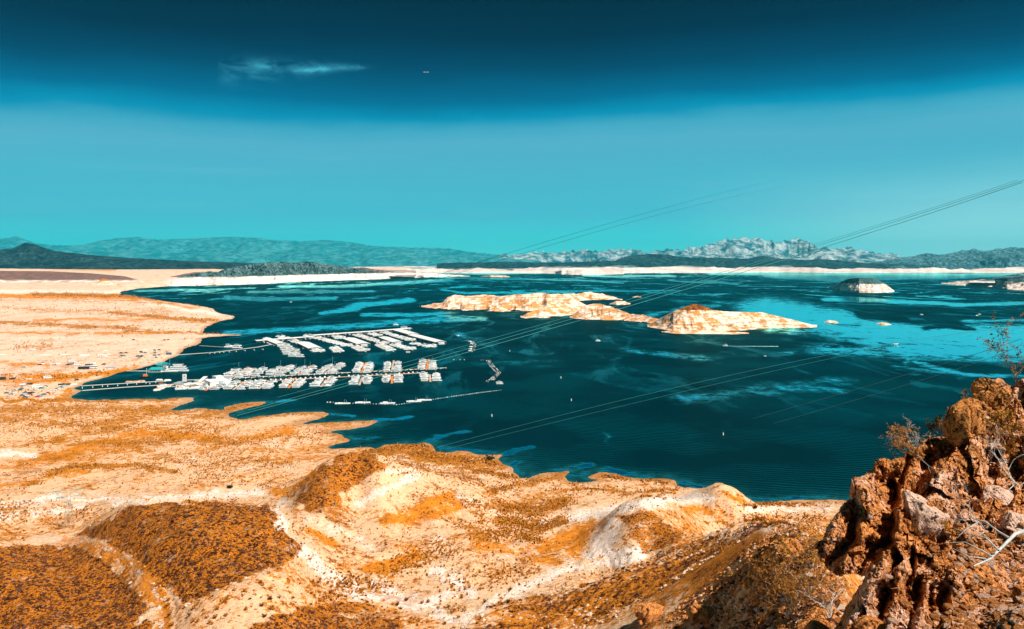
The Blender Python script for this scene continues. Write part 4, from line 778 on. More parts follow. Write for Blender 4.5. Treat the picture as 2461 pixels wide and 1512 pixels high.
# near shrubs with real branches
def branch_set(seed, n0, L0, r0, lean=(0, 0, 1), spread=.7, levels=3, leaf=.0, leafn=0, kink=.25):
    r = np.random.RandomState(seed); V = []; Fq = []; LV = []; LF = []
    def tube(P, R):
        k0 = len(V)
        for i, (c, rad) in enumerate(zip(P, R)):
            d = P[min(i + 1, len(P) - 1)] - P[max(i - 1, 0)]; d = d / (np.linalg.norm(d) + 1e-9)
            e = np.cross(d, [.3, .2, .93] if abs(d[2]) < .9 else [1, 0, 0]); e /= np.linalg.norm(e); f = np.cross(d, e)
            for a in range(4): V.append(c + (e * math.cos(a * 1.5708) + f * math.sin(a * 1.5708)) * rad)
        for i in range(len(P) - 1):
            for a in range(4): Fq.append((k0 + i * 4 + a, k0 + i * 4 + (a + 1) % 4, k0 + i * 4 + 4 + (a + 1) % 4, k0 + i * 4 + 4 + a))
    def grow(p, d, L, rad, lv):
        P = [p]; R = [rad]; n = 6
        for i in range(n):
            d = d + r.normal(size=3) * kink; d /= np.linalg.norm(d); P.append(P[-1] + d * L / n); R.append(rad * (1 - (i + 1) / n * .55))
        tube(P, R)
        if lv > 0:
            for j in range(r.randint(2, 5)):
                q_ = P[r.randint(2, n + 1)]; dd = d + r.normal(size=3) * spread; dd /= np.linalg.norm(dd); grow(q_, dd, L * r.uniform(.4, .7), rad * .5, lv - 1)
        if leaf and lv <= 1:
            for j in range(leafn):
                c = P[r.randint(1, n + 1)] + r.normal(size=3) * leaf * 1.4; u1 = r.normal(size=3) * leaf; v1 = r.normal(size=3) * leaf * .6
                k = len(LV); LV.extend([c - u1, c - v1, c + u1, c + v1]); LF.append((k, k + 1, k + 2, k + 3))
    for i in range(n0):
        d = np.array(lean) + r.normal(size=3) * spread * .8; d /= np.linalg.norm(d); grow(r.normal(size=3) * r0 * 2, d, L0 * r.uniform(.7, 1.1), r0, levels)
    return np.array(V), np.array(Fq), np.array(LV) if LV else None, np.array(LF) if LF else None
m_bark = simple('bleached_bark', (0.55, 0.58, 0.55), .8, var=.3, scale=6); m_bark2 = simple('grey_brown_bark', (0.28, 0.17, 0.10), .85, var=.4, scale=6)
L_yel = leaf_mat('yellow_leaf', (0.30, 0.12, 0.015, 1), (0.62, 0.31, 0.05, 1)); L_tip = leaf_mat('olive_orange_leaf', (0.05, 0.06, 0.03, 1), (0.50, 0.20, 0.03, 1))
NS = [('shrub','tall yellow-leaved shrub with fine stems left of the jagged rock spine',1905,1500,24,22,1.9,.012,(0,0,1),.35,2,.018,30,L_yel,m_bark2),
 ('shrub','yellow shrub mass under the ribbed outcrop, above the tall yellow shrub',1960,1400,34,16,2.2,.014,(0,0,1),.5,2,.020,30,L_yel,m_bark2),
 ('dead_shrub','leafless white dead shrub standing in front of the tall yellow shrub',1992,1490,19,5,1.05,.016,(.1,0,1),.5,3,0,0,None,m_bark),
 ('dead_shrub','bleached twigs sprawling at the bottom edge below the yellow shrub',1790,1500,32,6,1.6,.014,(.3,0,.5),.6,3,0,0,None,m_bark),
 ('dead_shrub','pale leafless twigs standing on the slope edge against the dark water',2205,1095,29,7,1.0,.014,(-.2,0,.9),.6,3,.02,2,L_tip,m_bark),
 ('shrub','tiny orange-tipped bush on the knob behind the bare twigs',2255,1040,30,5,.6,.008,(0,0,1),.4,2,.018,20,L_tip,m_bark2),
 ('shrub','small orange-green bush on the left edge of the slope, by the twigs',2175,1095,29,6,.65,.008,(-.2,0,1),.4,2,.018,20,L_tip,m_bark2),
 ('shrub','large golden shrub draped over the upper slope below the rounded rock',2400,1050,29,14,.95,.012,(-.1,-.2,.8),.65,2,.020,30,L_yel,m_bark2),
 ('shrub','golden shrub on the right edge above the blocky rock wall',2458,1095,27,10,.8,.012,(0,-.2,.7),.7,2,.020,30,L_yel,m_bark2),
 ('shrub','thin dark shrub with orange tips rising above the top of the slope at right',2440,915,31,7,1.7,.012,(.1,0,1),.3,2,.02,20,L_tip,m_bark2),
 ('shrub','little dark sprig at the left of the rounded crown rock',2345,975,31,4,.5,.008,(-.3,0,1),.4,2,.018,20,L_tip,m_bark2),
 ('dead_shrub','bleached branches arching over the golden shrub on the right edge',2450,1170,24,6,1.5,.018,(-.7,0,.6),.45,3,0,0,None,m_bark),
 ('dead_shrub','pale fine twigs lying across the slope beside the pink wedge rock',2400,1300,19,5,1.5,.012,(-.9,0,.25),.35,3,0,0,None,m_bark),
 ('shrub','small yellow bush against the foot of the big pale pink boulder',2255,1295,20,10,.5,.008,(0,0,1),.6,2,.015,30,L_yel,m_bark2)]
def near_hit(px, py):
    Ys = np.geomspace(8, 200, 700); xs = (px - CX) / F * Ys; zr = H - (py - HY) * Ys / F; k = np.argmax(rocky_z(xs, Ys) >= zr); return float(Ys[k])
for nm, lab, a, b_, Yd, n0, L0, r0, ln, spd, lv, lf, ln_, lm, bkm in NS:
    if a <= 2060:
        y0 = Yd; Yd = near_hit(a, min(b_, 1508)); b_ = min(b_, 1508); k_ = min(Yd / y0, 2.2); L0 *= k_; lf *= k_; r0 *= k_
    V, Fq, LV, LF = branch_set(int(a + b_), n0, L0, r0, ln, spd, lv, lf, ln_)
    root = bpy.data.objects.new(nm, None); C.objects.link(root)
    if a > 2060: Yd = rel_at(a, max(b_, 1000)) - .05
    root.location = ((a - CX) / F * Yd, Yd, H - (b_ - HY) * Yd / F); tag(root, lab, 'shrub')
    link('branches', mesh_np('branches', V, Fq, bkm, True), root)
    if LV is not None: link('leaves', mesh_np('leaves', LV, LF, lm, False), root)
# the long bleached bough lying on the gravel
r = np.random.RandomState(3)
pts = [(2480,1278,16.5),(2440,1290,16.4),(2410,1320,16.2),(2380,1350,16),(2340,1368,15.8)]
cu = bpy.data.curves.new('dead_bough', 'CURVE'); cu.dimensions = '3D'; cu.bevel_depth = 0.035; cu.bevel_resolution = 2
def addsp(P, r0, r1):
    s = cu.splines.new('POLY'); s.points.add(len(P) - 1)
    for i, (a, b_, Yd) in enumerate(P):
        s.points[i].co = ((a - CX) / F * Yd, Yd, H - (b_ - HY) * Yd / F + .06, 1); s.points[i].radius = r0 + (r1 - r0) * i / (len(P) - 1)
addsp(pts, 1.3, .35); addsp([(2425,1300,16.3),(2400,1285,16.5),(2370,1262,17),(2330,1250,17.4),(2290,1262,17.6)], .7, .2); addsp([(2400,1330,16),(2370,1300,16.4),(2330,1290,16.6),(2290,1275,17)], .6, .15)
addsp([(2385,1345,16),(2360,1330,16.1),(2320,1310,16.4),(2270,1312,16.6)], .5, .12); addsp([(2350,1262,17.1),(2320,1280,17),(2300,1300,17)], .4, .1); addsp([(2370,1350,15.9),(2330,1345,15.9),(2290,1325,16.1)], .4, .1)
o = bpy.data.objects.new('dead_bough', cu); C.objects.link(o)
dg = bpy.context.evaluated_depsgraph_get(); me = bpy.data.meshes.new_from_object(o.evaluated_get(dg)); bpy.data.objects.remove(o); me.materials.clear(); me.materials.append(m_bark)
tag(link('dead_bough', me), 'long forked bleached bough lying on the gravel slope at right', 'branch')
# ------------------------------------------------------------------ marina
class MB:
    def __init__(s): s.V = []; s.F = []
    def box(s, x0, x1, y0, y1, z0, z1, tx=0.0, ty=0.0):
        k = len(s.V)
        s.V += [(x0, y0, z0), (x1, y0, z0), (x1, y1, z0), (x0, y1, z0), (x0 + tx, y0 + ty, z1), (x1 - tx, y0 + ty, z1), (x1 - tx, y1 - ty, z1), (x0 + tx, y1 - ty, z1)]
        s.F += [(k, k+3, k+2, k+1), (k+4, k+5, k+6, k+7), (k, k+1, k+5, k+4), (k+1, k+2, k+6, k+5), (k+2, k+3, k+7, k+6), (k+3, k, k+4, k+7)]; return s
    def prism(s, pts, z0, z1, sc=1.0, dx=0.0):
        k = len(s.V); n = len(pts)
        s.V += [(x, y, z0) for x, y in pts] + [(x * sc + dx, y * sc, z1) for x, y in pts]
        s.F += [tuple(range(k + n - 1, k - 1, -1)), tuple(range(k + n, k + 2 * n))]
        for i in range(n): j = (i + 1) % n; s.F.append((k + i, k + j, k + n + j, k + n + i))
        return s
    def bar(s, a, b, r=0.1):
        a = Vector(a); b = Vector(b); d = (b - a).normalized(); e = d.cross(Vector((.13, .07, 1)) if abs(d.z) < .95 else Vector((1, 0, 0))).normalized() * r; f = d.cross(e).normalized() * r; k = len(s.V)
        for c in (a, b):
            s.V += [tuple(c + e + f), tuple(c - e + f), tuple(c - e - f), tuple(c + e - f)]
        s.F += [(k, k+1, k+2, k+3), (k+7, k+6, k+5, k+4)] + [(k+i, k+4+i, k+4+(i+1) % 4, k+(i+1) % 4) for i in range(4)]; return s
    def gable(s, x0, x1, y0, y1, z0, zr, t=.12):
        ym = (y0 + y1) / 2; k = len(s.V)
        s.V += [(x0, y0, z0), (x1, y0, z0), (x1, ym, zr), (x0, ym, zr), (x0, y1, z0), (x1, y1, z0), (x0, y0, z0 - t), (x1, y0, z0 - t), (x1, ym, zr - t), (x0, ym, zr - t), (x0, y1, z0 - t), (x1, y1, z0 - t)]
        s.F += [(k, k+1, k+2, k+3), (k+3, k+2, k+5, k+4), (k+7, k+6, k+9, k+8), (k+8, k+9, k+10, k+11), (k, k+6, k+7, k+1), (k+4, k+5, k+11, k+10), (k, k+3, k+9, k+6), (k+3, k+4, k+10, k+9), (k+1, k+7, k+8, k+2), (k+2, k+8, k+11, k+5)]; return s
    def hip(s, x0, x1, y0, y1, z0, z1, k_=.35):
        ix = (y1 - y0) * .5; k = len(s.V); ym = (y0 + y1) / 2
        s.V += [(x0, y0, z0), (x1, y0, z0), (x1, y1, z0), (x0, y1, z0), (x0 + ix * k_ * 2, ym, z1), (x1 - ix * k_ * 2, ym, z1)]
        s.F += [(k, k+1, k+5, k+4), (k+1, k+2, k+5), (k+2, k+3, k+4, k+5), (k+3, k, k+4), (k, k+3, k+2, k+1)]; return s
    def mesh(s, name, mat):
        me = bpy.data.meshes.new(name); me.from_pydata(s.V, [], s.F); me.materials.append(mat); me.update(); return me
    def obj(s, name, mat, parent=None): return link(name, s.mesh(name, mat), parent)
def empty(name, loc, rz=0.0, sc=1.0):
    o = bpy.data.objects.new(name, None); C.objects.link(o); o.location = loc; o.rotation_euler = (0, 0, rz); o.scale = (sc,) * 3; o.empty_display_size = .5; return o
def copy_thing(r, loc, rz, sc=1.0, label=None, group=None):
    n = r.copy(); C.objects.link(n); n.location = loc; n.rotation_euler = (0, 0, rz); n.scale = (sc,) * 3 if not hasattr(sc, '__len__') else sc
    for ch in r.children:
        c = ch.copy(); C.objects.link(c); c.parent = n
    if label: n['label'] = label
    if group: n['group'] = group
    return n
m_wh = simple('white_gelcoat', (0.92, 0.94, 0.94), .35, var=.08, scale=.8); m_cr = simple('cream_gelcoat', (0.80, 0.70, 0.58), .45, var=.1, scale=.8)
m_win = simple('tinted_window', (0.01, 0.02, 0.025), .15, spec=.5, var=.1); m_tan = simple('orange_canvas', (0.78, 0.25, 0.05), .8); m_teal = simple('teal_canvas', (0.02, 0.22, 0.28), .7)
m_dk = simple('navy_hull', (0.01, 0.03, 0.05), .4); m_roof = simple('white_metal_roof', (0.86, 0.88, 0.88), .45, var=.15, scale=.25); m_st = simple('galvanised_steel', (0.30, 0.36, 0.38), .5, var=.2)
m_deck = simple('dock_planks', (0.62, 0.44, 0.32), .85, var=.3, scale=.7); m_deck2 = simple('pale_dock_boards', (0.66, 0.64, 0.58), .85, var=.2, scale=.7); m_tr = simple('teal_metal_roof', (0.02, 0.38, 0.40), .5, var=.15)
m_gr = simple('grey_roof', (0.34, 0.40, 0.42), .6, var=.15); m_blk = simple('black_rubber', (0.012, 0.014, 0.016), .8, var=.3); m_red = simple('red_paint', (0.62, 0.06, 0.02), .5); m_mast = simple('aluminium_mast', (0.30, 0.55, 0.60), .4)
m_cardk = simple('dark_car_paint', (0.02, 0.04, 0.05), .3, spec=.5); m_carbl = simple('blue_grey_car_paint', (0.10, 0.24, 0.30), .3, spec=.5); m_carsil = simple('silver_car_paint', (0.45, 0.50, 0.52), .3, spec=.5)
def hull_pts(L, Wd, bow=.3): return [(-L/2, -Wd/2), (L*(.5-bow), -Wd/2), (L*.42, -Wd*.3), (L/2, 0), (L*.42, Wd*.3), (L*(.5-bow), Wd/2), (-L/2, Wd/2)]
def hull_mesh(name, L, Wd, h, mat, bow=.3):
    b = MB(); P = hull_pts(L, Wd, bow); b.prism([(x * .94, y * .78) for x, y in P], -.35, h, 1.0)
    n = len(P); b.V[n:2*n] = [(x, y, h + .35 * max(0, x / L)) for x, y in P]; return b.mesh(name, mat)
def make_boat(kind, hullm, acc):
    r = empty(kind, (0, 0, 0)); r['category'] = 'boat'
    if kind == 'houseboat':
        link('hull', hull_mesh('hull', 13.5, 4.3, .8, hullm, .18), r)
        MB().box(-5.8, 3.9, -1.9, 1.9, .85, 3.0, .15, .1).obj('cabin', m_wh, r)
        b = MB(); [b.box(x, x + 1.1, -1.93, 1.93, 1.7, 2.5) for x in (-5.0, -3.4, -1.8, -.2, 1.4)]; b.box(2.9, 3.95, -1.3, 1.3, 1.6, 2.6); b.obj('windows', m_win, r)
        MB().box(-6.6, 5.2, -2.1, 2.1, 3.02, 3.16).box(-6.5, 5.1, -2.08, -2.02, 3.16, 3.9).box(-6.5, 5.1, 2.02, 2.08, 3.16, 3.9).obj('upper_deck', m_wh, r)
        MB().box(-3.6, 1.4, -1.9, 1.9, 5.1, 5.25).box(-3.5, -3.4, -1.8, -1.7, 3.1, 5.1).box(1.2, 1.3, -1.8, -1.7, 3.1, 5.1).box(-3.5, -3.4, 1.7, 1.8, 3.1, 5.1).box(1.2, 1.3, 1.7, 1.8, 3.1, 5.1).obj('canopy', acc, r)
        MB().box(2.2, 3.6, -.9, .9, 3.16, 4.2, .2, .1).obj('helm', hullm, r)
    elif kind == 'cabin_cruiser':
        link('hull', hull_mesh('hull', 10.5, 3.4, 1.3, hullm, .38), r)
        MB().prism([(-2.8, -1.35), (2.6, -1.2), (3.6, 0), (2.6, 1.2), (-2.8, 1.35)], 1.32, 2.5, .86).obj('cabin', m_wh, r)
        MB().prism([(-2.6, -1.36), (2.3, -1.24), (3.35, 0), (2.3, 1.24), (-2.6, 1.36)], 1.75, 2.15, .97).obj('windows', m_win, r)
        MB().box(-3.6, .6, -1.35, 1.35, 3.6, 3.75, .1, .1).bar((-3.4, -1.2, 1.4), (-3.2, -1.2, 3.6), .05).bar((-3.4, 1.2, 1.4), (-3.2, 1.2, 3.6), .05).bar((.2, 1.1, 2.4), (.3, 1.1, 3.6), .05).bar((.2, -1.1, 2.4), (.3, -1.1, 3.6), .05).obj('canopy', acc, r)
    elif kind == 'sailboat':
        link('hull', hull_mesh('hull', 9.5, 2.9, 1.1, hullm, .45), r)
        MB().prism([(-1.6, -.8), (1.6, -.7), (2.3, 0), (1.6, .7), (-1.6, .8)], 1.12, 1.65, .85).obj('cabin', m_wh, r)
        MB().bar((.8, 0, 1), (.8, 0, 13.5), .11).bar((.8, 0, 8), (.8, .9, 7.8), .04).obj('mast', m_mast, r)
        MB().bar((.7, 0, 2.5), (-3.4, 0, 2.5), .16).obj('boom', acc, r)
    else:
        link('hull', hull_mesh('hull', 6.6, 2.4, .85, hullm, .4), r)
        MB().prism([(-3.0, -1.05), (1.4, -1.0), (2.7, 0), (1.4, 1.0), (-3.0, 1.05)], .87, 1.5, .8).obj('cover', acc, r)
        MB().box(.1, .35, -.85, .85, 1.35, 1.9, .05, .1).obj('windshield', m_win, r)
    return r
PROT = {}
def proto(kind, hullm, acc):
    k = (kind, hullm.name, acc.name)
    if k not in PROT: PROT[k] = [make_boat(kind, hullm, acc), False]
    return PROT[k]
ORD = ['nearest', 'second', 'third', 'fourth', 'fifth', 'sixth', 'seventh', 'eighth', 'ninth', 'tenth', 'eleventh', 'twelfth', '13th', '14th', '15th', '16th', '17th', '18th', '19th', '20th', '21st', '22nd', '23rd', '24th', '25th', '26th', '27th', '28th', '29th', '30th', '31st', '32nd', '33rd', '34th', '35th', '36th', '37th', '38th', '39th', '40th', '41st', '42nd', '43rd', '44th']
def put_boat(kind, loc, rz, hullm, acc, label, group, sc=1.0):
    pr = proto(kind, hullm, acc); sc3 = (sc, sc * .84, sc)
    if not pr[1]:
        pr[1] = True; o = pr[0]; o.location = loc; o.rotation_euler = (0, 0, rz); o.scale = sc3; o['label'] = label; o['group'] = group; return o
    return copy_thing(pr[0], loc, rz, sc3, label, group)
rb = random.Random(12)
def walkway(name, pts, wd, mat, label, z=.55, cat='dock', group=None):
    b = MB()
    for a, c in zip(pts[:-1], pts[1:]):
        d = (c - a).xy.normalized(); n = Vector((-d.y, d.x)) * wd / 2; k = len(b.V); ex = d * .01
        for q_ in (a.xy + n, a.xy - n, c.xy - n, c.xy + n):
            b.V += [(q_.x, q_.y, z - .5), (q_.x, q_.y, z)]
        b.F += [(k+1, k+3, k+5, k+7), (k, k+1, k+7, k+6), (k, k+2, k+3, k+1), (k+2, k+4, k+5, k+3), (k+4, k+6, k+7, k+5), (k, k+6, k+4, k+2)]
    return tag(b.obj(name, mat), label, cat, group)
CLS = {'houseboat': ('houseboat', 7.4), 'cabin_cruiser': ('cabin cruiser', 5.6), 'motorboat': ('motorboat', 4.3), 'sailboat': ('sailboat', 5)}
def accs(): return rb.choice([m_wh] * 5 + [m_roof, m_teal, m_carbl, m_tan, m_cr])
# --- lower marina: eight pairs of dock fingers off two long walkways
UP = [((556,908),(590,886)),((597,905),(627,886)),((656,902.5),(688,883)),((716,901),(748,880)),((779,899.5),(811,877)),((868,897),(880,872)),((941,894.5),(946.6,867)),((1024.8,889.5),(1030,864))]
LOW = [((535,922.5),(493,939)),((585,919.5),(561,937)),((645,917.5),(622,935)),((712,915.5),(693,933)),((785,912.5),(772,930)),((870,908.5),(863.4,926)),((943.2,904.5),(941.6,922)),((1033,901),(1034.7,918))]
nth = ['first', 'second', 'third', 'fourth', 'fifth', 'sixth', 'seventh', 'eighth']
for row, LST in (('upper', UP), ('lower', LOW)):
    for ci, (a, b_) in enumerate(LST):
        A = W_(*a); Bp = W_(*b_); d = (Bp - A).normalized(); L = (Bp - A).length; n = Vector((1, -d.x / d.y if abs(d.y) > .01 else 0, 0)); n = Vector((d.y, -d.x, 0)).normalized()
        if n.x < 0: n = -n
        side = 'behind' if row == 'upper' else 'in front of'
        walkway('dock_finger', [A, Bp], 2.6, m_deck if rb.random() < .7 else m_tan, f'wooden finger dock, {nth[ci]} from the shore, {side} the long lower marina walkways', group='finger docks of the lower marina')
        pos = 5.0; k = 0
        while pos < L - 1 and k < 9:
            for sd, sn in ((-1, 'left'), (1, 'right')):
                kind = 'houseboat' if rb.random() < (.78 if ci > 0 else .55) else rb.choice(['cabin_cruiser', 'sailboat', 'cabin_cruiser'])
                half = {'houseboat': 7.0, 'cabin_cruiser': 5.6, 'sailboat': 5.2}[kind]
                loc = A + d * (pos + rb.uniform(-.4, .4)) + n * sd * (half * .92 + 1.2 + rb.uniform(0, .8))
                rz = math.atan2(n.y * sd, n.x * sd) + rb.uniform(-.04, .04) + (math.pi if rb.random() < .15 else 0)
                nm = CLS[kind][0]; wh = 'upper' if row == 'upper' else 'lower'
                put_boat(kind, loc, rz, rb.choice([m_wh] * 6 + [m_cr, m_dk, m_carbl]), accs(), f'{nm}, {ORD[k] if k else "first"} from walkway, {sn} side of {nth[ci]} {wh} dock finger', 'boats moored at the lower marina fingers', rb.uniform(.68, 1.02))
            pos += 8.2 if row == 'lower' else 10.5; k += 1
wa = [W_(545.7, 920.6), W_(1010, 897)]; wb = [W_(554, 909.5), W_(1073, 884.5)]
walkway('walkway', wa, 3.0, m_deck, 'long wooden walkway along the near side of the lower marina')
walkway('walkway', wb, 3.0, m_deck2, 'long pale walkway along the far side of the lower marina')
for wi, (ww, sg, sn) in enumerate(((wa, 1, 'far side of near walkway'), (wb, -1, 'near side of far walkway'))):
    d = (ww[1] - ww[0]).normalized(); L = (ww[1] - ww[0]).length; n = Vector((-d.y, d.x, 0)) * sg; N = 40; gap = L / N
    for i in range(N):
        if rb.random() < .10: continue
        loc = ww[0] + d * (gap * (i + .5)) + n * 5.3
        put_boat('motorboat', loc, math.atan2(n.y, n.x) + rb.uniform(-.08, .08), rb.choice([m_wh, m_wh, m_cr, m_dk]), accs(), f'small covered motorboat, {ORD[i] if i else "first"} slip from shore end, {sn}', 'small boats along the lower marina walkways', rb.uniform(.9, 1.25))
# --- upper marina: open rows of boats and roofed docks
ROWS = [((672,809),(735,829.5),'behind the second roofed dock','uu'),((735,836),(772,847),'in front of the second roofed dock','nn'),((738,806.5),(842,834),'between the second and third roofed docks','uu'),((800,835),(818,848),'short row left of the third roofed dock','nn'),
 ((797,804),(820,815),'behind the third roofed dock','nn'),((850,833),(880,846),'in front of the third roofed dock','nn'),((848,803),(930,828),'between the third and fourth roofed docks','uu'),((910,829),(946,845),'in front of the long middle row','nn'),
 ((882,799.5),(912,809),'behind the fourth roofed dock','nn'),((945,829),(992,842),'in front of the fourth roofed dock','uu'),((914,797),(992,820),'between the fourth and fifth roofed docks','uu'),((992,826),(1046,836),'left of the last long roofed dock','nn')]
for ri, (a, b_, ph, _) in enumerate(ROWS):
    A = W_(*a); Bp = W_(*b_); d = (Bp - A).normalized(); L = (Bp - A).length; n = Vector((-d.y, d.x, 0))
    if n.x < 0: n = -n
    walkway('dock_finger', [A, Bp], 2.0, m_deck2, f'narrow dock finger {ph}', group='finger docks of the upper marina')
    N = int(L / 8.0)
    for k in range(N):
        for sd, sn in ((-1, 'left'), (1, 'right')):
            if rb.random() < .06: continue
            kind = rb.choice(['cabin_cruiser', 'cabin_cruiser', 'motorboat', 'cabin_cruiser']) if k < N - 2 else 'houseboat'
            if kind == 'houseboat' and k == N - 1 and N > 5: continue
            half = {'houseboat': 6.6, 'cabin_cruiser': 5.4, 'motorboat': 3.6}[kind]
            loc = A + d * (8.0 * (k + .6)) + n * sd * (half * .88 + .6); rz = math.atan2(n.y * sd, n.x * sd) + rb.uniform(-.05, .05)
            put_boat(kind, loc, rz, rb.choice([m_wh] * 6 + [m_cr, m_dk]), rb.choice([m_wh] * 5 + [m_cr, m_tan, m_teal]), f'{CLS[kind][0]}, {"first" if k == 0 else ORD[k]} from rear, {sn} side, row {ph}', 'boats in the open rows of the upper marina', rb.uniform(.82, 1.0))
# houseboats rafted at the left of the upper marina
for i, (a, b_) in enumerate(((672,826.5),(680,829.5),(690,832),(681,836),(695,837.5),(684,841),(699,842.5),(712,845),(687,846.5),(706,849),(690,852),(712,854.5),(722,858),(703,857))):
    loc = W_(a, b_); put_boat('houseboat', loc, rb.uniform(-.1, .15), m_wh, rb.choice([m_wh, m_roof, m_cr]), f'white houseboat, {ORD[i] if i else "first"} from the back of the raft left of the roofed docks', 'houseboats rafted left of the roofed docks', rb.uniform(.95, 1.15))
# roofed docks
def covered(name, label, A, Bp, wd, eave=4.2, rise=1.8, nb=None, gable=True):
    d = (Bp - A).normalized(); L = (Bp - A).length; r = empty(name, A, math.atan2(d.y, d.x)); tag(r, label, 'roofed dock', 'roofed docks of the upper marina')
    (MB().gable(0, L, -wd / 2, wd / 2, eave, eave + rise) if gable else MB().box(0, L, -wd / 2, wd / 2, eave, eave + .5)).obj('roof', m_roof, r)
    MB().box(0, L, -1.3, 1.3, .05, .6).obj('deck', m_deck2, r)
    n = max(3, int(L / 6)); pm = MB().box(-.12, .12, -.12, .12, 0, eave).mesh('post', m_st)
    for i in range(n + 1):
        for y in (-wd / 2 + .3, wd / 2 - .3):
            o = link('post', pm, r); o.location = (L * i / n * .995 + .1, y, 0)
    MB().box(0, L, -wd / 2 + .1, -wd / 2 + .35, eave - .6, eave - .15).box(0, L, wd / 2 - .35, wd / 2 - .1, eave - .6, eave - .15).obj('beam', m_st, r)
    return r, d, L
RD = [((640,813),(668,823.5),16,'small roofed dock at the left end of the upper marina'),((653,818.5),(674,826.5),15,'second small roof just below the leftmost roofed dock'),((728,823),(758,837),23,'roofed dock with a white gable, second from the left in upper marina'),((838,813),(875,826.8),24,'roofed dock with a dark open side and white roof, third from left'),
 ((922,810.5),(956,822.5),20,'roofed dock between boat rows, fourth from left in the upper marina'),((958,793),(994,803),24,'roofed dock at the far right corner behind the long last one'),((992,804.5),(1060,822),22,'longest slanting roofed dock at the right end of the upper marina')]
RN = ['leftmost small roof', 'second small roof', 'second roof from left', 'third roof from left', 'fourth roof from left', 'far right corner roof', 'longest right roof']
for ri, (a, b_, wd, lab) in enumerate(RD):
    A = W_(*a, 4); Bp = W_(*b_, 4); A.z = Bp.z = 0
    r_, d, L = covered('covered_dock', lab, A, Bp, wd); n = Vector((-d.y, d.x, 0)); n = n if n.x > 0 else -n
    for k in range(int(L / 8)):
        for sd, sn in ((-1, 'left'),):
            put_boat('motorboat', A + d * (8 * k + 4) + n * sd * (wd * .30 + 2), math.atan2(n.y * sd, n.x * sd), rb.choice([m_wh, m_wh, m_dk]), rb.choice([m_wh, m_teal, m_cr]), f'motorboat in the {"first" if k == 0 else ORD[k]} berth from the rear, under the {RN[ri]}', 'motorboats berthed under the slanting roofs', 1.2)
    e = A + d * (L + 3.2); put_boat('houseboat', e, math.atan2(n.y, n.x), m_wh, m_wh, f'white houseboat tied across the near end of the {RN[ri]}', 'houseboats across the ends of the roofed docks', 1.0)
segs = [((612,818.5),(749,808.5)),((749,805.5),(906,795)),((906,794.5),(985,788.5))]; si = ['left', 'middle', 'right']
for i, (a, b_) in enumerate(segs):
    A = W_(*a, 4.5); Bp = W_(*b_, 4.5); A.z = Bp.z = 0
    r_, d, L = covered('long_covered_dock', f'{si[i]} section of the very long white roof along the back of the upper marina', A, Bp, 17, 4.5, .9)
    n = Vector((d.y, -d.x, 0)); n = n if n.y < 0 else -n
    for k in range(int(L / 9.5)):
        put_boat('cabin_cruiser' if k % 3 else 'motorboat', A + d * (9.5 * k + 4) + n * 8.0, math.atan2(n.y, n.x) + rb.uniform(-.05, .05), rb.choice([m_wh, m_wh, m_dk]), rb.choice([m_wh, m_wh, m_teal, m_tan]), f'boat nosing out under the {si[i]} section of the long back roof, {"first" if k == 0 else ORD[k]} berth', 'boats berthed under the long back roof', .95)
put_boat('houseboat', W_(972, 791), 0.1, m_wh, m_wh, 'tall white boat beside the far right end of the long back roof', 'boats berthed under the long back roof', 1.3)
put_boat('cabin_cruiser', W_(951, 781.3), 0.1, m_wh, m_wh, 'lone white boat on open water behind the right end of the long roof', 'boats on the open lake', 1.2)
# links from shore
P = lambda *L: [W_(*q_) for q_ in L]
walkway('walkway', P(P3(600,105), P3(1250,60), P3(2000,-30), P3(2340,-95)), 2.4, m_deck2, 'long thin walkway from the shore to the upper marina')
walkway('walkway', P(P3(1000,-55), P3(1500,-25)), 2.0, m_deck2, 'short floating walkway with slips at the upper marina entrance')
walkway('walkway', P(P4(1175,905), P4(2461,830)), 2.2, m_deck2, 'upper of the two parallel walkways from the beach to the lower marina')
walkway('walkway', P(P4(1185,973), P4(1800,925), P4(2700,870)), 2.2, m_deck2, 'lower of the two parallel walkways from the beach to the lower marina')
walkway('walkway', P(P3(700,545), P3(1010,535)), 3, m_deck2, 'broad walkway linking the fuel dock with the marina store')
for i, (x, y) in enumerate(((1160,75),(1245,70),(1330,62),(1400,55),(1500,50),(1620,42),(1770,28),(1930,18),(2080,8))):
    q_ = W_(*P3(x, y)); put_boat('motorboat' if i > 3 else 'motorboat', q_ + Vector((3, -5, 0)), -1.0, m_cr if i > 3 else m_wh, m_cr, f'small boat, {ORD[i] if i else "first"} from shore along the thin upper walkway', 'small boats along the thin upper walkway', 1.1)
for i, (x, y) in enumerate(((30,520),(180,540),(100,500))):
    pass
for (x, y, k, s, lab) in ((30,495,'cabin_cruiser',1.5,'white boat with canopy left of the thin upper walkway slips'),(180,510,'houseboat',1.3,'large white houseboat moored left of the upper marina roofs')):
    put_boat(k, W_(*P1(x, y + 15)), .1, m_wh, m_wh, lab, 'boats near the thin upper walkway', s)
for i, (x, y) in enumerate(((1130,1030),)): pass
for i, (x, y) in enumerate(((1840,860),(2020,850),(2280,833),(1940,858),(2400,838))):
    put_boat('motorboat', W_(*P4(x, y)) + Vector((0, 5, 0)), .12, m_wh, rb.choice([m_wh, m_tan]), f'small boat, {ORD[i] if i else "first"} in a line beside the walkway from the beach', 'small boats beside the beach walkways', 1.3)
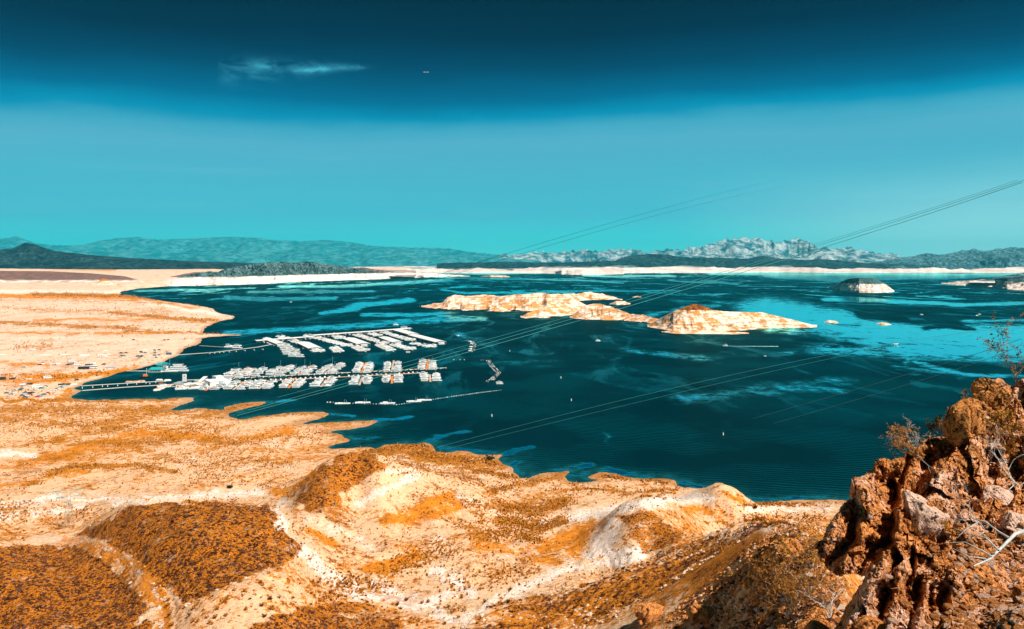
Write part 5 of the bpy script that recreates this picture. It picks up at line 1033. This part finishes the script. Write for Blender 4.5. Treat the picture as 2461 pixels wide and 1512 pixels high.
# marina store, sheds, fuel dock
def flat_shed(name, label, cat, a, b_, wd, ht, rm, wm=m_wh, gab=None, posts=False, z=.5):
    A = W_(*a, ht); Bp = W_(*b_, ht); A.z = Bp.z = 0; d = (Bp - A).normalized(); L = (Bp - A).length; r = empty(name, A, math.atan2(d.y, d.x)); tag(r, label, cat)
    MB().box(-1, L + 1, -wd / 2 - 1, wd / 2 + 1, -.1, z).obj('float', m_deck2, r)
    if posts:
        b = MB().box(-.1, .1, -.1, .1, z, ht).mesh('post', m_st)
        for i in range(6):
            for y in (-wd / 2 + .3, wd / 2 - .3): o = link('post', b, r); o.location = (L * (i + .1) / 5.3, y, 0)
    else:
        MB().box(.5, L - .5, -wd / 2 + .5, wd / 2 - .5, z, ht - .02).obj('wall', wm, r)
        b = MB(); [b.box(1.5 + i * 3, 3 + i * 3, -wd / 2 + .46, wd / 2 - .46, 1.3, 2.5) for i in range(max(1, int((L - 3) / 3)))]; b.obj('windows', m_win, r)
    (MB().gable(0, L, -wd / 2, wd / 2, ht, ht + gab) if gab else MB().box(0, L, -wd / 2, wd / 2, ht, ht + .4)).obj('roof', rm, r); return r
flat_shed('marina_store', 'large flat white-roofed store building at the left head of the lower marina', 'building', P3(1250,520), P3(1360,560), 24, 6, m_roof)
flat_shed('store_wing', 'long grey lean-to roof slanting up beside the white store', 'building', P3(1375,560), P3(1500,470), 8, 4.5, m_gr)
flat_shed('canopy_dock', 'wide cream canopy over berthed boats below the white store', 'building', P3(730,610), P3(1000,600), 10, 4.2, m_roof, posts=True)
flat_shed('canopy_dock', 'pale flat canopy right of the wide cream one by the store', 'building', P3(1060,600), P3(1270,580), 7, 4.0, m_gr, posts=True)
flat_shed('fuel_dock_shed', 'grey roofed fuel dock left of the marina store', 'building', P3(590,600), P3(700,565), 9, 3.8, m_gr, posts=True)
flat_shed('kiosk', 'small white kiosk floating on the near side of the fuel dock', 'building', P3(590,632), P3(650,630), 4, 3, m_roof)
flat_shed('restaurant', 'white two-storey floating restaurant behind the cream canopy', 'building', P3(1250,478), P3(1390,462), 10, 8, m_roof)
flat_shed('long_shed', 'narrow slanting white roof pointing away left of the store', 'building', P3(1010,560), P3(1105,478), 5, 3.4, m_roof, posts=True)
flat_shed('service_barge', 'flat tan service barge between the shed and the store', 'building', P3(930,578), P3(1040,570), 7, 2.6, m_cr)
r = empty('sign_tower', W_(*P3(738,575))); tag(r, 'tall white fuel dock sign tower with a red mark', 'sign')
MB().box(-2.4, 2.4, -.5, .5, .3, 10).obj('board', m_wh, r); MB().box(-.5, .5, -.56, -.5, 6.6, 8.6).obj('mark', m_red, r)
for i, (x, y, rz) in enumerate(((360,655,.5),(400,640,.5),(260,720,.5),(300,700,.5),(330,690,.5),(440,660,.5),(680,700,.4),(700,690,.4),(820,690,.4),(850,640,.4),(900,690,.4),(880,655,.4),(960,640,.3),(980,610,.3),(1080,660,.2))):
    kind = 'cabin_cruiser' if i > 5 or i == 0 else 'motorboat'
    put_boat(kind, W_(*P3(x, y)), rz, m_wh, rb.choice([m_wh, m_cr, m_tan]), f'white boat, {ORD[i] if i else "first"} from the left around the fuel dock and cream canopy', 'boats around the fuel dock', 1.25)
walkway('walkway', P(P3(230,730), P3(440,655), P3(600,600)), 2.4, m_deck2, 'slanting finger walkway running down-left from the fuel dock')
# floating office with teal roofs, paddle steamer, tug
def teal_house(a, b_, lab, s, h):
    r = empty('floating_office', W_(*P3(a, b_)), .06); tag(r, lab, 'building'); 
    MB().box(-s, s, -s * .5, s * .5, 0, .6).obj('float', m_deck2, r); MB().box(-s * .8, s * .8, -s * .4, s * .4, .6, h).obj('wall', m_wh, r)
    b = MB(); [b.box(-s * .7 + i * s * .38, -s * .7 + i * s * .38 + s * .18, -s * .41, s * .41, h * .35, h * .7) for i in range(4)]; b.obj('windows', m_win, r)
    MB().hip(-s, s, -s * .62, s * .62, h, h + s * .32, .25).obj('roof', m_tr, r)
teal_house(250, 395, 'low floating building with a hipped teal roof, left of the paddle steamer', 9, 3.6); teal_house(360, 372, 'taller floating building with a teal roof behind the low one', 8, 8.5)
walkway('walkway', P(P4(1830,688), P4(2200,690)), 3, m_deck2, 'short gangway from the beach point to the teal-roofed buildings')
walkway('walkway', P(P3(130,398), P3(625,388)), 5, m_deck2, 'wide floating platform in front of the teal roofs and paddle steamer')
r = empty('paddle_steamer', W_(*P3(640,385)), .12); tag(r, 'white multi-deck paddle steamer with two black funnels behind the floating platform', 'boat')
link('hull', hull_mesh('hull', 27, 7.5, 1.6, m_wh, .3), r)
for i, (l, w_) in enumerate(((22, 6.6), (19, 6.2), (12, 5.2))):
    z = 1.7 + i * 2.7
    MB().box(-l / 2 - 1, l / 2 - 1.6, -w_ / 2 + .6, w_ / 2 - .6, z, z + 2.2).obj('cabin', m_wh, r); MB().box(-l / 2 - 1.6, l / 2, -w_ / 2 - .2, w_ / 2 + .2, z + 2.24, z + 2.5).obj('deck', m_roof, r)
    b = MB(); [b.box(-l / 2 + j * 2, -l / 2 + j * 2 + 1, -w_ / 2 + .57, w_ / 2 - .57, z + .8, z + 1.7) for j in range(int((l - 3) / 2))]; b.obj('windows', m_win, r)
fm = MB().prism([(math.cos(i) * .45, math.sin(i) * .45) for i in np.linspace(0, 6.28, 9)[:-1]], 5, 15).mesh('funnel', m_blk)
for x in (-4.5, 5): o = link('funnel', fm, r); o.location = (x, 1.4, 0)
MB().prism([(math.cos(i) * 2.2, math.sin(i) * 2.2) for i in np.linspace(0, 6.28, 13)[:-1]], -2.4, 2.4).obj('paddle_wheel', m_red, r).rotation_euler = (math.pi / 2, 0, 0)
r.children[-1].location = (-15, 0, 1.8)
put_boat('sailboat', W_(*P3(470,375)), .1, m_wh, m_wh, 'sailboat with a tall mast between the teal roofs and the paddle steamer', 'boats by the teal-roofed buildings', 1.3)
put_boat('cabin_cruiser', W_(*P3(430,378)), .1, m_wh, m_wh, 'white cruiser right of the teal roofs', 'boats by the teal-roofed buildings', 1.4)
r = empty('tugboat', W_(*P3(65,492)), .05); tag(r, 'small tugboat with an orange wheelhouse and a mast near the beach', 'boat')
link('hull', hull_mesh('hull', 17, 5, 1.5, m_dk, .3), r); MB().box(-3, 2, -1.6, 1.6, 1.55, 4.2, .3, .2).obj('wheelhouse', m_tan, r); MB().bar((1, 0, 4), (1.4, 0, 12), .12).obj('mast', m_wh, r); MB().box(-3.05, 2.05, -1.5, 1.5, 2.9, 3.6, .2, .1).obj('windows', m_win, r)
# lone boats and buoys on the lake
def wake(name, pts, wd, lab):
    b = MB(); P_ = [W_(*q_) for q_ in pts]
    for i, q_ in enumerate(P_):
        w2 = wd * (.15 + .85 * i / (len(P_) - 1)) / 2; b.V += [(q_.x, q_.y - w2, .03), (q_.x, q_.y + w2, .03)]
    b.F = [(2*i, 2*i+2, 2*i+3, 2*i+1) for i in range(len(P_) - 1)]; tag(b.obj(name, m_foam), lab, 'wake')
m_foam = simple('foam', (0.35, 0.70, 0.74), .7, var=.5, scale=.2)
for x, y, k, s, rz, hm_, ac, lab in ((1201,923,'houseboat',1.1,.1,m_wh,m_wh,'white houseboat under way past the tip of the curved breakwater'),(981.5,848.5,'houseboat',1.0,.1,m_dk,m_wh,'dark-hulled houseboat leaving the upper marina below its right rows'),(699,726.5,'sailboat',1.6,.3,m_wh,m_wh,'tiny white sailboat off the far left point'),
   (1437,820,'cabin_cruiser',1.5,.2,m_wh,m_wh,'pair of white boats drifting below the central island'),(1839,858,'cabin_cruiser',1.0,.1,m_dk,m_wh,'small dark boat on the dark water right of centre'),(1743,832,'cabin_cruiser',1.5,3.1,m_wh,m_wh,'white speedboat trailing a long wake below the cone island'),(2154,829,'houseboat',1.2,0,m_dk,m_dk,'dark boat on the bright cyan water at right'),
   (2680,716,'sailboat',2,0,m_wh,m_wh,'white sail far out'),(2354,756,'motorboat',2,0,m_wh,m_wh,'tiny boat far out on the right of the lake'),(2215,757,'cabin_cruiser',1.5,0,m_wh,m_wh,'tiny boat between the small islets and the headland'),(1345,750,'motorboat',1.2,0,m_wh,m_wh,'tiny boat under the near shore of the main island'),(2348,759,'motorboat',2,0,m_wh,m_wh,'second tiny boat far out on the right of the lake')):
    if x > 2500: continue
    put_boat(k, W_(x, y), rz, hm_, ac, lab, 'boats on the open lake', s * .62)
wake('wake', [(1748, 832), (1800, 832.3), (1870, 832.6)], 9, 'thin pale wake behind the white speedboat'); 
def buoy(x, y, lab, s=1.0):
    r = empty('buoy', W_(x, y), 0, s); tag(r, lab, 'buoy', 'marker buoys'); MB().prism([(math.cos(i) * .5, math.sin(i) * .5) for i in np.linspace(0, 6.28, 9)[:-1]], -.3, 1.9).obj('body', m_wh, r); MB().prism([(math.cos(i) * .3, math.sin(i) * .3) for i in np.linspace(0, 6.28, 9)[:-1]], 1.9, 2.8, .2).obj('top', m_wh, r)
for x, y, lab in ((1182,1001.5,'white marker buoy on the dark water below the boom'),(1373,963.5,'white marker buoy right of the boom, mid lake'),(1348,909.5,'tiny white buoy right of the curved breakwater'),(1225,845,'white buoy right of the upper floating breakwater'),(1738,1046,'tiny white buoy far right of the near shore')): buoy(x, y, lab)
for i, (x, y) in enumerate(((1190,940),(1340,930),(1480,915),(1555,913),(1700,905),(1840,890),(1975,882),(2110,868),(2165,878),(2250,858),(2385,847))): buoy(*P4(x, y), f'small white float, {ORD[i] if i else "first"} from shore between the beach walkways', .8)
# floating breakwaters
def boom(name, label, pts, wd, n_raft, seed, rm=m_blk, edge=m_roof):
    r_ = random.Random(seed); P_ = [W_(*q_) for q_ in pts]; b = MB(); e = MB(); 
    for a, c in zip(P_[:-1], P_[1:]):
        L = (c - a).length; d = (c - a) / L; n = Vector((-d.y, d.x, 0)); k = int(L / 3.2)
        for i in range(k):
            for j in range(max(1, int(wd / 2.5))):
                q_ = a + d * (i + .5) * L / k + n * ((j + .5) / max(1, int(wd / 2.5)) - .5) * wd; s = r_.uniform(.45, .8); (b if r_.random() < .6 else e).box(q_.x - s, q_.x + s, q_.y - s * .8, q_.y + s * .8, -.1, r_.uniform(.3, .9), .2, .2)
    r = empty(name, P_[0]); tag(r, label, 'breakwater')
    for bb, nm, mt in ((b, 'tyre_floats', rm), (e, 'white_floats', edge)):
        me = bb.mesh(nm, mt); me.transform(Matrix.Translation(-P_[0])); link(nm, me, r)['kind'] = 'stuff'
boom('floating_breakwater', 'curved line of dark floats sheltering the right of the upper marina', [P2(*q_) for q_ in ((860,108),(1000,140),(1250,138),(1500,205),(1700,262),(1830,318),(1930,350))], 2.5, 0, 1, m_blk, m_blk)
boom('floating_breakwater', 'dark raft of floats hooking down at the end of the upper breakwater', [P2(*q_) for q_ in ((1840,330),(1935,365),(1925,430),(1900,492))], 8, 0, 2)
boom('floating_breakwater', 'bent chevron-shaped tyre breakwater right of the lower marina', [P2(*q_) for q_ in ((2130,612),(2190,700),(2285,795),(2180,900),(2080,935))], 8, 0, 3)
boom('floating_breakwater', 'thin straight float line leading to the chevron breakwater', [P2(*q_) for q_ in ((1560,605),(2140,612))], 2.4, 0, 4, m_blk, m_roof)
boom('log_boom', 'long thin pale float line across the water below the lower marina', [P8(100,160), P8(620,178), P8(1000,120), P8(1370,70)], 2.4, 0, 5, m_mast, m_roof)
for i, (x, y) in enumerate(((220,170),(365,163),(545,168),(735,155),(810,145))):
    r = empty('work_raft', W_(*P8(x, y)), .08); tag(r, f'white work raft, {ORD[i] if i else "first"} from the left on the thin float line', 'raft', 'work rafts on the float line')
    MB().box(-8, 8, -1.6, 1.6, -.1, .9).obj('deck', m_wh, r); MB().bar((2, 0, .9), (2, 0, 5), .1).bar((4, 0, .9), (4, 0, 4.2), .1).obj('pole', m_mast, r); MB().box(-5, 0, -1, 1, .9, 2.0 if i == 2 else 1.3).obj('crate', m_wh, r)
for i, (x, y) in enumerate(((1690,262),(1870,352),(1893,375),(1880,420),(1873,450),(1868,478))):
    r = tag(MB().box(-3.2, 3.2, -2, 2, -.1, 1.2, .1, .1).obj('pontoon', m_wh), f'white pontoon float, {ORD[i] if i else "first"} along the upper breakwater', 'raft', 'pontoons on the upper breakwater'); r.location = W_(*P2(x, y)); r.rotation_euler = (0, 0, -.7 if i < 2 else 1.3)

# ------------------------------------------------------------------ vehicles on the beach
def make_vehicle(kind, paint):
    r = empty(kind, (0, 0, 0))
    if kind in ('parked_car', 'pickup_truck'):
        MB().box(-2.3, 2.3, -.9, .9, .35, 1.0, .05, .05).obj('body', paint, r)
        if kind == 'parked_car': MB().box(-1.6, 1.2, -.82, .82, 1.0, 1.6, .45, .12).obj('windows', m_win, r); MB().box(-1.15, .75, -.68, .68, 1.6, 1.66).obj('roof', paint, r)
        else: MB().box(-.4, 1.2, -.82, .82, 1.0, 1.8, .3, .1).obj('windows', m_win, r); MB().box(-.08, .88, -.7, .7, 1.8, 1.86).obj('roof', paint, r)
        wx = (-1.45, 1.45); wy = .9; wr = .36
    elif kind == 'motorhome':
        MB().box(-4, 3.2, -1.2, 1.2, .5, 3.3, .1, .05).box(3.2, 4.1, -1.15, 1.15, .5, 1.9).obj('body', paint, r); MB().box(-3, 2.8, -1.23, 1.23, 1.9, 2.5).box(3.1, 3.35, -.95, .95, 1.95, 2.8).obj('windows', m_win, r); wx = (-2.4, 3.1); wy = 1.2; wr = .45
    elif kind == 'coach':
        MB().box(-6.2, 6.2, -1.28, 1.28, .5, 3.5, .08, .06).obj('body', paint, r); MB().box(-5.9, 6.25, -1.31, 1.31, 1.7, 2.7, .02, .02).obj('windows', m_win, r); wx = (-3.8, 4.4); wy = 1.25; wr = .5
    else:                                     # boat on a trailer
        link('hull', hull_mesh('hull', 6.4, 2.2, 1.1, paint, .4), r).location.z = .6; MB().box(-3, 3.9, -.1, .1, .45, .6).obj('trailer', m_st, r); wx = (-.8,); wy = 1.1; wr = .33
    wm = MB().prism([(math.cos(i) * wr, math.sin(i) * wr) for i in np.linspace(0, 6.28, 11)[:-1]], -.12, .12).mesh('wheel', m_blk)
    for x in wx:
        for y in (-wy, wy): o = link('wheel', wm, r); o.location = (x, y, wr); o.rotation_euler = (math.pi / 2, 0, 0)
    return r
VP = {}
PNT = {'w': ('white', m_wh), 's': ('silver', m_carsil), 'b': ('blue-grey', m_carbl), 'd': ('dark', m_cardk), 'r': ('red', m_red), 'c': ('cream', m_cr)}
KN = {'parked_car': 'car', 'pickup_truck': 'pickup truck', 'motorhome': 'motorhome', 'coach': 'coach', 'boat_trailer': 'boat on a trailer'}
CARS = [('on the lower beach by the walkways', .5, [(30,815,'motorhome','d'),(180,818,'boat_trailer','d'),(330,815,'pickup_truck','c'),(420,815,'boat_trailer','c'),(470,812,'pickup_truck','c'),(690,798,'motorhome','w'),(660,806,'boat_trailer','d'),(330,898,'boat_trailer','w'),(375,894,'pickup_truck','s'),(425,890,'boat_trailer','d'),
   (205,975,'pickup_truck','s'),(290,975,'parked_car','b'),(310,950,'parked_car','b'),(530,930,'motorhome','w'),(480,972,'pickup_truck','s'),(550,970,'parked_car','w'),(600,948,'parked_car','b'),(625,932,'pickup_truck','w'),(665,918,'parked_car','s'),(95,1012,'parked_car','b'),(160,1028,'pickup_truck','s'),(198,1010,'parked_car','w'),
   (370,1010,'parked_car','b'),(430,1018,'parked_car','d'),(468,1010,'parked_car','b'),(320,1047,'parked_car','b'),(365,1072,'parked_car','b'),(405,1052,'parked_car','w'),(440,1046,'parked_car','r'),(540,1068,'parked_car','r'),(560,1055,'parked_car','w'),(590,1056,'parked_car','s'),(625,1042,'parked_car','b'),(650,1035,'parked_car','w'),(690,1018,'parked_car','r'),
   (780,968,'parked_car','w'),(815,962,'parked_car','s'),(835,948,'parked_car','w'),(870,940,'parked_car','s'),(890,932,'parked_car','b'),(920,915,'parked_car','w'),(950,908,'parked_car','s'),(985,895,'boat_trailer','d'),(1110,822,'pickup_truck','d'),(1065,893,'boat_trailer','w'),(885,893,'boat_trailer','d')]),
 ('on the middle sand terrace', .3, [(575,602,'pickup_truck','d'),(610,595,'boat_trailer','w'),(790,606,'pickup_truck','s'),(830,597,'boat_trailer','w'),(345,643,'parked_car','s'),(475,390,'motorhome','w'),(505,378,'pickup_truck','s'),(975,608,'pickup_truck','d'),(1010,600,'boat_trailer','b'),(1055,588,'pickup_truck','d'),(1050,570,'motorhome','w'),(1120,606,'motorhome','w'),(1155,602,'pickup_truck','b'),(1270,612,'boat_trailer','d'),(1320,603,'pickup_truck','b'),(1350,595,'boat_trailer','w'),(1495,598,'pickup_truck','d')]),
 ('by the water near the gangway', .08, [(1210,662,'coach','d'),(1330,650,'coach','w'),(1600,658,'coach','w')]),
 ('on the upper parking ground', .15, [(1750,436,'parked_car','d'),(1820,432,'pickup_truck','d'),(1470,486,'motorhome','w'),(1515,482,'boat_trailer','w'),(1720,485,'parked_car','w'),(1760,475,'parked_car','d'),(1795,478,'parked_car','b'),(1750,498,'parked_car','w'),(2035,412,'parked_car','b'),(2045,428,'parked_car','d'),(2100,430,'parked_car','b'),(1985,482,'pickup_truck','d'),(2015,475,'parked_car','w'),(2050,478,'parked_car','d'),(2030,492,'parked_car','b'),(2010,504,'parked_car','s'),
   (2235,390,'parked_car','b'),(2240,410,'parked_car','w'),(2238,430,'parked_car','b'),(2300,390,'parked_car','d'),(2235,470,'parked_car','d'),(2300,468,'parked_car','b'),(2205,504,'parked_car','w'),(2252,502,'parked_car','b'),(2440,452,'motorhome','b'),(1930,242,'pickup_truck','d'),(2160,290,'parked_car','w'),(2375,243,'pickup_truck','d'),(2430,240,'parked_car','r')])]
cnt = {}
for ph, rz, LST in CARS:
    for x, y, kind, pc in sorted(LST):
        cn, pm_ = PNT[pc]; key = (kind, pc)
        if key not in VP: VP[key] = [make_vehicle(kind, pm_), False]
        pt = zat(*P4(x, y), 500, 4000); k = (cn, kind, ph); cnt[k] = cnt.get(k, 0) + 1
        tot = sum(1 for q_ in LST if q_[2] == kind and q_[3] == pc)
        lab = f'{cn} {KN[kind]} {ph}' if tot == 1 else f'{cn} {KN[kind]}, {ORD[cnt[k] - 1] if cnt[k] > 1 else "first"} from left, {ph}'
        e = VP[key]; a = rz + rb.uniform(-.2, .2); s = 1.12
        if not e[1]: e[1] = True; o = e[0]; o.location = pt; o.rotation_euler = (0, 0, a); o.scale = (s,) * 3
        else: o = copy_thing(e[0], pt, a, s)
        tag(o, lab, 'car' if 'car' in kind else KN[kind].split()[-1] if kind != 'boat_trailer' else 'boat trailer', 'vehicles parked on the beach')
for i, (x, y, l) in enumerate(((710,402,60),(655,455,130),(940,452,125),(1220,452,140),(1215,471,115),(1525,395,62),(1535,448,120),(2095,383,62),(30,456,75))):
    b = MB(); pt = zat(*P4(x, y), 800, 4000); w_ = l * .1663 * pt.y / F; o = b.box(-w_ / 2, w_ / 2, -4, 4, -.3, .22).obj('concrete_pad', m_wh); o.location = pt
    tag(o, f'pale concrete pad on the sand, {ORD[i] if i else "first"} of the scattered white slabs', 'slab', 'concrete pads on the sand terrace')
for i in range(7):
    pt = zat(*P4(615 + i * 25, 1085), 500, 3000); o = MB().box(-.8, .8, -.5, .5, 0, 1.4).obj('portable_toilet', m_cr if i % 2 else m_wh); o.location = pt
    tag(o, f'small pale portable cabin, {ORD[i] if i else "first"} from left in a row behind the lower beach scrub', 'cabin', 'row of small cabins')
# ------------------------------------------------------------------ pylon and cables
base = zat(*(165, 1268), 150, 800); hgt = 92 * base.y / F
r = empty('transmission_tower', base, .5); tag(r, 'spindly steel lattice transmission tower with teal crossarms on the brown hill saddle', 'pylon')
m_py = simple('weathered_steel', (0.34, 0.24, 0.18), .6); m_ta = simple('teal_steel', (0.04, 0.30, 0.34), .5)
hb, hw = 2.5, .7
lv = [0, .2, .38, .55, .72, .88]; 
for sx_ in (-1, 1):
    for sy_ in (-1, 1): MB().bar((sx_ * hb, sy_ * hb, 0), (sx_ * hw, sy_ * hw, hgt * .72), .07).bar((sx_ * hw, sy_ * hw, hgt * .72), (sx_ * hw, sy_ * hw, hgt * .97), .06).obj('leg', m_py, r)
for i in range(4):
    z0, z1 = lv[i] * hgt, lv[i + 1] * hgt; w0 = hb + (hw - hb) * min(1, lv[i] / .72); w1 = hb + (hw - hb) * min(1, lv[i + 1] / .72)
    for (x0, y0, x1, y1) in ((-1, -1, 1, -1), (1, -1, 1, 1), (1, 1, -1, 1), (-1, 1, -1, -1)):
        MB().bar((x0 * w0, y0 * w0, z0), (x1 * w1, y1 * w1, z1), .035).bar((x1 * w0, y1 * w0, z0), (x0 * w1, y0 * w1, z1), .035).bar((x0 * w1, y0 * w1, z1), (x1 * w1, y1 * w1, z1), .035).obj('brace', m_ta if i % 2 else m_py, r)
for z, l in ((.80, 5.2), (.97, 6.5)):
    for s_ in (-1, 1): MB().bar((s_ * hw, 0, hgt * z), (s_ * l, 0, hgt * (z + .02)), .10).bar((s_ * hw, 0, hgt * (z - .06)), (s_ * l, 0, hgt * (z + .02)), .06).bar((s_ * l, 0, hgt * (z + .02)), (s_ * (l + .2), 0, hgt * z - 1.2), .09).obj('crossarm', m_ta, r)
m_cab = simple('cable_steel', (0.03, 0.16, 0.19), .5); m_cabl = simple('bright_cable_aluminium', (0.08, 0.50, 0.56), .4)
def cable(pts, rad, label, mat, fade=0.0):
    P_ = [Vector(((a - CX) / F * Yd, Yd, H - (b_ - HY) * Yd / F)) for a, b_, Yd in pts]; N = 60; xs = np.linspace(0, 1, N); ts = np.linspace(0, 1, len(P_))
    A = np.array([p_[:] for p_ in P_]); co = np.stack([np.polyval(np.polyfit(ts, A[:, i], min(2, len(P_) - 1)), xs) for i in range(3)], -1)
    b = MB()
    for i in range(N):
        d = Vector(co[min(i + 1, N - 1)] - co[max(i - 1, 0)]).normalized(); e = d.cross(Vector((0, 0, 1))).normalized(); f = d.cross(e); rr = rad * co[i][1] / 500
        for q_ in range(4): a = q_ * math.pi / 2; b.V.append(tuple(Vector(co[i]) + (e * math.cos(a) + f * math.sin(a)) * rad * (1 - fade * i / (N - 1))))
    b.F = [(i*4+q_, i*4+(q_+1) % 4, i*4+4+(q_+1) % 4, i*4+4+q_) for i in range(N - 1) for q_ in range(4)]
    tag(b.obj('power_cable', mat), label, 'cable', 'power cables over the lake')
cable([(560,1001,560),(1070,862,500),(1500,742,440),(1970,592,380),(2470,437,320)], .13, 'lowest of three parallel cables climbing from the near shore to the right sky', m_cabl)
cable([(590,988,560),(1070,853,500),(1500,733,440),(1970,585,380),(2470,432,320)], .11, 'middle of three parallel cables climbing from the near shore to the right sky', m_cabl)
cable([(640,962,560),(1180,815,500),(1500,724,440),(1970,580,380),(2470,428,320)], .08, 'top of three parallel cables climbing from the near shore to the right sky', m_cabl)
cable([(960,690,1200),(1200,612,1100),(1480,535,1000),(1680,477,900),(1900,425,800)], .27, 'upper of two thin cables rising over the far shore in the middle', m_cab, 0.95)
cable([(1000,690,1200),(1230,614,1100),(1500,540,1000),(1700,488,900),(1900,445,800)], .27, 'lower of two thin cables rising over the far shore in the middle', m_cab, 0.95)
cable([(1045,1072,470),(1470,980,420),(1800,882,380),(2130,830,340),(2470,785,300)], .045, 'upper of two cables sweeping low over the near water', m_cabl)
cable([(1060,1079,470),(1500,985,420),(1830,888,380),(2160,832,340),(2470,775,300)], .04, 'lower of two cables sweeping low over the near water', m_cabl)
cable([(1800,1010,330),(2150,905,290),(2300,868,270),(2470,808,250)], .07, 'dark cable crossing the bright water at far right, upper', m_cab)
cable([(1850,1020,330),(2200,920,290),(2340,870,270),(2470,820,250)], .07, 'dark cable crossing the bright water at far right, lower', m_cab)
# ------------------------------------------------------------------ aircraft
r = empty('light_aircraft', Vector(((1024 - CX) / F * 1500, 1500, H - (174 - HY) * 1500 / F))); tag(r, 'tiny white light aircraft in the dark upper sky right of the cloud', 'aircraft')
MB().box(-.6, .6, -3.2, 3.2, -.5, .6, .2, .6).obj('fuselage', m_cardk, r); MB().box(-4.8, -.9, -.7, .7, .2, .75).obj('wing', m_wh, r); MB().box(.9, 4.8, -.7, .7, .2, .75).obj('wing', m_wh, r); MB().box(-.08, .08, 2.2, 3.2, .4, 1.6).obj('tail_fin', m_wh, r)
